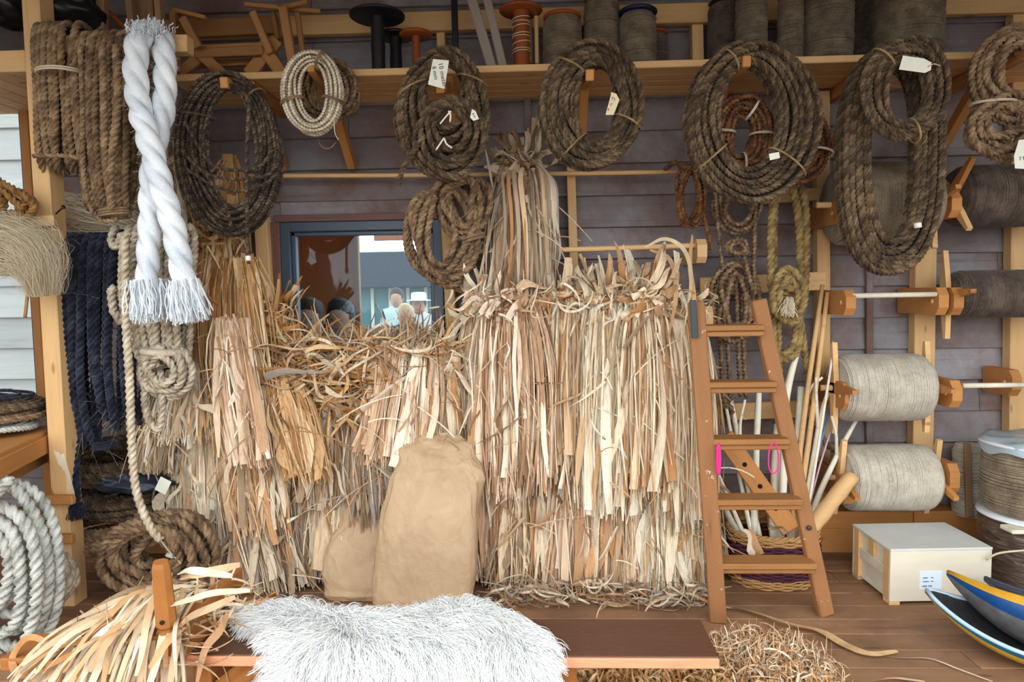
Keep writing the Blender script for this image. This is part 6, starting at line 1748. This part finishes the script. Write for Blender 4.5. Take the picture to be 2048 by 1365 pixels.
def shelf_bar(label, a, b, w, th, Y, mat, name='shelf_timber', cat='timber', Yb=None):
    pa, pb_ = P(*a, Y), P(*b, Yb if Yb is not None else Y)
    pa.z = max(pa.z, ZT + .004) if a[1] > 100 else pa.z; pb_.z = max(pb_.z, ZT + .004) if b[1] > 100 else pb_.z
    o = beam(name, pa, pb_, th, w * SCL(Y), mat, None, up=(1, 0, 0))
    return tag(o, label, cat, 'loose timbers on the shelf')
GREYW = wood('silvered_wood', rgb(146, 132, 120), rgb(92, 80, 72), var=.1)
shelf_bar('left of two silvered slats leaning on the shelf', (938, -20), (984, 136), 19, .03, -.38, GREYW)
shelf_bar('right of two silvered slats leaning on the shelf', (970, -20), (1006, 134), 16, .03, -.40, GREYW)
shelf_bar('dark upright bar left of the silvered slats', (908, -20), (912, 132), 12, .03, -.25, BLACKW)
shelf_bar('thin pale stick right of the orange bobbin', (1072, 20), (1074, 128), 8, .02, -.28, PINE)
shelf_bar('thin brown stick beside the pale one', (1060, 24), (1062, 128), 8, .02, -.24, OLDWOOD)
shelf_bar('upright tan timber above the broad hank', (205, -20), (204, 62), 16, .05, -.5, OLDWOOD)
shelf_bar('narrow upright timber left of the white rope loop', (258, -20), (268, 66), 13, .05, -.5, OLDWOOD)
shelf_bar('wide grey timber behind the white rope loop', (290, -20), (298, 140), 38, .05, -.42, OLDWOOD)
shelf_bar('narrow grey timber right of the white rope loop', (316, -20), (328, 140), 12, .05, -.46, OLDWOOD)
shelf_bar('reddish slat lying slanted above the broad hank', (212, 18), (262, 66), 8, .03, -.46, REDWOOD)
# wooden winding frame
fr0 = thing('winding_frame', 'jointed pine winding frame with trestle legs on the shelf', 'wooden frame', (sx(480, -.3), -.3, ZT))
def fb(name, a, b, w, th=.035, Y=-.34, mat=PINE_D):
    pa, pb_ = P(*a, Y), P(*b, Y)
    for q in (pa, pb_): q.z = max(q.z, ZT + .008)
    d_ = (pb_ - pa).normalized(); upv = Vector((-d_.z, 0, d_.x))
    beam(name, pa, pb_, th, w * SCL(Y), mat, fr0, up=upv)
fb('post', (346, 22), (354, 148), 12, Y=-.36); fb('post', (566, 14), (588, 140), 17, Y=-.40); fb('post', (594, 20), (606, 108), 9, Y=-.3); fb('post', (546, 24), (556, 80), 9, Y=-.28)
fb('slant_post', (506, 24), (542, 108), 14, Y=-.36); fb('slant_post', (366, 36), (398, 96), 16, Y=-.40)
fb('rail', (394, 96), (524, 90), 8, Y=-.26); fb('rail', (392, 108), (528, 102), 18, Y=-.34); fb('rail', (390, 130), (520, 124), 12, Y=-.22)
fb('head_bar', (490, 9), (560, 16), 8, Y=-.38); fb('head_bar', (556, 18), (616, 5), 9, Y=-.36); fb('head_bar', (570, 18), (642, 24), 8, Y=-.32); fb('head_bar', (346, 20), (412, 36), 8, Y=-.34)
fb('trestle_leg', (356, 150), (420, 102), 22, Y=-.30); fb('trestle_leg', (446, 150), (392, 98), 22, Y=-.33); fb('trestle_leg', (498, 150), (556, 80), 26, Y=-.30); fb('trestle_leg', (566, 150), (520, 86), 24, Y=-.33)
fb('cross_bar', (356, 60), (556, 50), 34, Y=-.18, mat=PINE_D)
# black plastic bundles
def lump(label, cx, cy, rx, rz, Y, dy, mat, seed, name='plastic_bundle', cat='bundle', sh=.28):
    n1_, n2_ = 26, 36
    th = np.linspace(.02, PI - .02, n1_); ph = np.linspace(0, 2 * PI, n2_, endpoint=False)
    c = P(cx, cy, Y); s = SCL(Y)
    V = []
    for a in th:
        for b2 in ph:
            d = Vector((math.sin(a) * math.cos(b2), math.sin(a) * math.sin(b2), math.cos(a)))
            k = 1 + sh * mnoise.noise(d * 2.2 + Vector((seed, 0, 0))) + sh * .6 * (1 - abs(mnoise.noise(d * 5 + Vector((0, seed, 0))))) - sh * .4
            V.append((c.x + d.x * rx * s * k, c.y + d.y * dy * k, c.z + d.z * rz * s * k))
    return tag(mesh_part(name, np.array(V), ring_grid(n1_, n2_), mat, None), label, cat)
lump('black plastic bundle at the top left corner on the corner shelf', 14, 18, 52, 36, -.62, .16, BLACKP, 1)
lump('black plastic bundle above the coir hank', 140, 22, 56, 44, -.55, .16, BLACKP, 5)
sackb = lump('dark blue plastic bag with pale label among the floor coils', 268, 968, 76, 18, -.62, .10, plain('dark_bag', rgb(40, 46, 58), .35), 9)
lbm = P(326, 972, -.735)
link('label', box_mesh(.060, .002, .075, .0005), PAPER_W, sackb, Matrix.Translation(lbm) @ Matrix.Rotation(math.radians(28), 4, 'Y'))
pc = lump('white paper scrap with print among the floor coils', 352, 1110, 22, 8, -.80, .03, PAPER_W, 3, 'paper_scrap', 'paper', .1)

# ================================================================ people set behind the glass in place of its reflections
SKIN = plain('skin', rgb(206, 150, 122), .6)
def person(label, px, py_head, Y, cloth, hair, hat=None, h=1.68):
    """standing figure; head centre at the pixel on plane Y; one continuous skinned body"""
    c = P(px, py_head, Y); x, y = c.x, Y
    zt_ = c.z + .12; k = zt_ / 1.7
    t = thing('person', label, 'person', (x, y, 0))
    me = bpy.data.meshes.new('body')
    J = [(0, 0, .95, .15, .11), (0, 0, 1.15, .14, .10), (0, 0, 1.36, .17, .10), (0, 0, 1.46, .07, .07), (0, .01, 1.53, .055, .06),
         (.17, 0, 1.38, .06, .06), (.24, .02, 1.12, .047, .047), (.23, -.10, .92, .038, .038), (.22, -.16, .84, .03, .04),
         (-.17, 0, 1.38, .06, .06), (-.24, .02, 1.12, .047, .047), (-.20, -.14, .98, .038, .038), (-.14, -.22, .96, .03, .04),
         (.09, 0, .86, .09, .09), (.10, -.02, .48, .06, .06), (.10, .02, .08, .045, .045), (.10, -.10, .04, .04, .035),
         (-.09, 0, .86, .09, .09), (-.10, -.02, .48, .06, .06), (-.10, .02, .08, .045, .045), (-.10, -.10, .04, .04, .035)]
    E = [(0, 1), (1, 2), (2, 3), (3, 4), (2, 5), (5, 6), (6, 7), (7, 8), (2, 9), (9, 10), (10, 11), (11, 12), (0, 13), (13, 14), (14, 15), (15, 16), (0, 17), (17, 18), (18, 19), (19, 20)]
    me.from_pydata([(j[0] * k, j[1] * k, j[2] * k) for j in J], E, [])
    o = bpy.data.objects.new('body', me); COL.objects.link(o)
    o.modifiers.new('s', 'SKIN'); 
    for q, v_ in enumerate(me.skin_vertices[0].data): v_.radius = (J[q][3] * k, J[q][4] * k)
    me.skin_vertices[0].data[0].use_root = True
    o.modifiers.new('d', 'SUBSURF').levels = 1
    dg = bpy.context.evaluated_depsgraph_get()
    m2 = bpy.data.meshes.new_from_object(o.evaluated_get(dg))
    bpy.data.objects.remove(o)
    for f_ in m2.polygons: f_.use_smooth = True
    m2.materials.clear()
    link('body', m2, cloth, t, Matrix.Translation((x, y, 0)))
    hc = Vector((x, y - .01, c.z))
    V, F = lathe_data([(.001, -.125), (.045, -.118), (.066, -.09), (.078, -.04), (.083, .0), (.084, .04), (.075, .085), (.05, .112), (.001, .122)], 22)
    V[:, 1] *= 1.18; fr_ = V[:, 1] < -.06
    V[:, 1] -= .022 * np.exp(-((V[:, 0] / .018) ** 2 + ((V[:, 2] + .015) / .022) ** 2)) * (V[:, 1] < 0)
    hd = mesh_part('head', V + np.array(list(hc)), F, SKIN, t)
    for sg in (-1, 1):
        V, F = lathe_data([(.001, -.004), (.007, -.003), (.007, .003), (.001, .004)], 8, (hc.x + sg * .030, hc.y - .089, hc.z + .005), 'Y')
        mesh_part('eye', V, F, INK, hd)
        V, F = lathe_data([(.001, -.010), (.024, -.006), (.026, .004), (.001, .010)], 10, (hc.x + sg * .086, hc.y + .01, hc.z - .005), 'X')
        mesh_part('ear', V, F, SKIN, hd)
    V, F = tube_data(np.array([[hc.x - .022, hc.y - .086, hc.z - .058], [hc.x, hc.y - .092, hc.z - .060], [hc.x + .022, hc.y - .086, hc.z - .058]]), .0032, 6)
    mesh_part('mouth', V, F, INK_R, hd)
    V, F = lathe_data([(.093, -.02), (.096, .03), (.088, .09), (.06, .128), (.001, .14)], 22)
    V[:, 1] = V[:, 1] * 1.15 + .018; V[:, 2] += .05 * np.clip(-V[:, 1] / .09, 0, 1)
    mesh_part('hair', V + np.array(list(hc)), F, hair, t)
    if hat:
        V, F = lathe_data([(.15, .05), (.152, .058), (.095, .065), (.092, .14), (.07, .155), (.001, .158)], 24)
        V[:, 1] = V[:, 1] * 1.15
        mesh_part('hat', V + np.array(list(hc)), F, hat, t)
    return t
HB = plain('hair_brown', rgb(70, 44, 30), .6); HL = plain('hair_blond', rgb(206, 168, 120), .6); HD = plain('hair_dark', rgb(26, 22, 22), .6)
person('person in dark top with brown hair set behind the left of the glass as a reflection', 622, 640, .45, plain('cloth_dark', rgb(46, 42, 48), .8), HB)
person('dark haired person in maroon set behind the glass middle as a reflection', 682, 640, .62, plain('cloth_maroon', rgb(82, 40, 46), .8), HD)
person('person in a pale shirt furthest back behind the glass as a reflection', 794, 598, 5.2, plain('cloth_pale', rgb(206, 220, 224), .8), HB)
person('blond person in dark blue jacket set behind the glass as a reflection', 812, 634, 3.6, plain('cloth_blue', rgb(34, 58, 92), .8), HL)
person('person in white hat and white shirt set behind the glass as a reflection', 838, 610, 4.4, plain('cloth_white', rgb(236, 236, 236), .8), HB, plain('hat_white', rgb(236, 234, 226), .7))
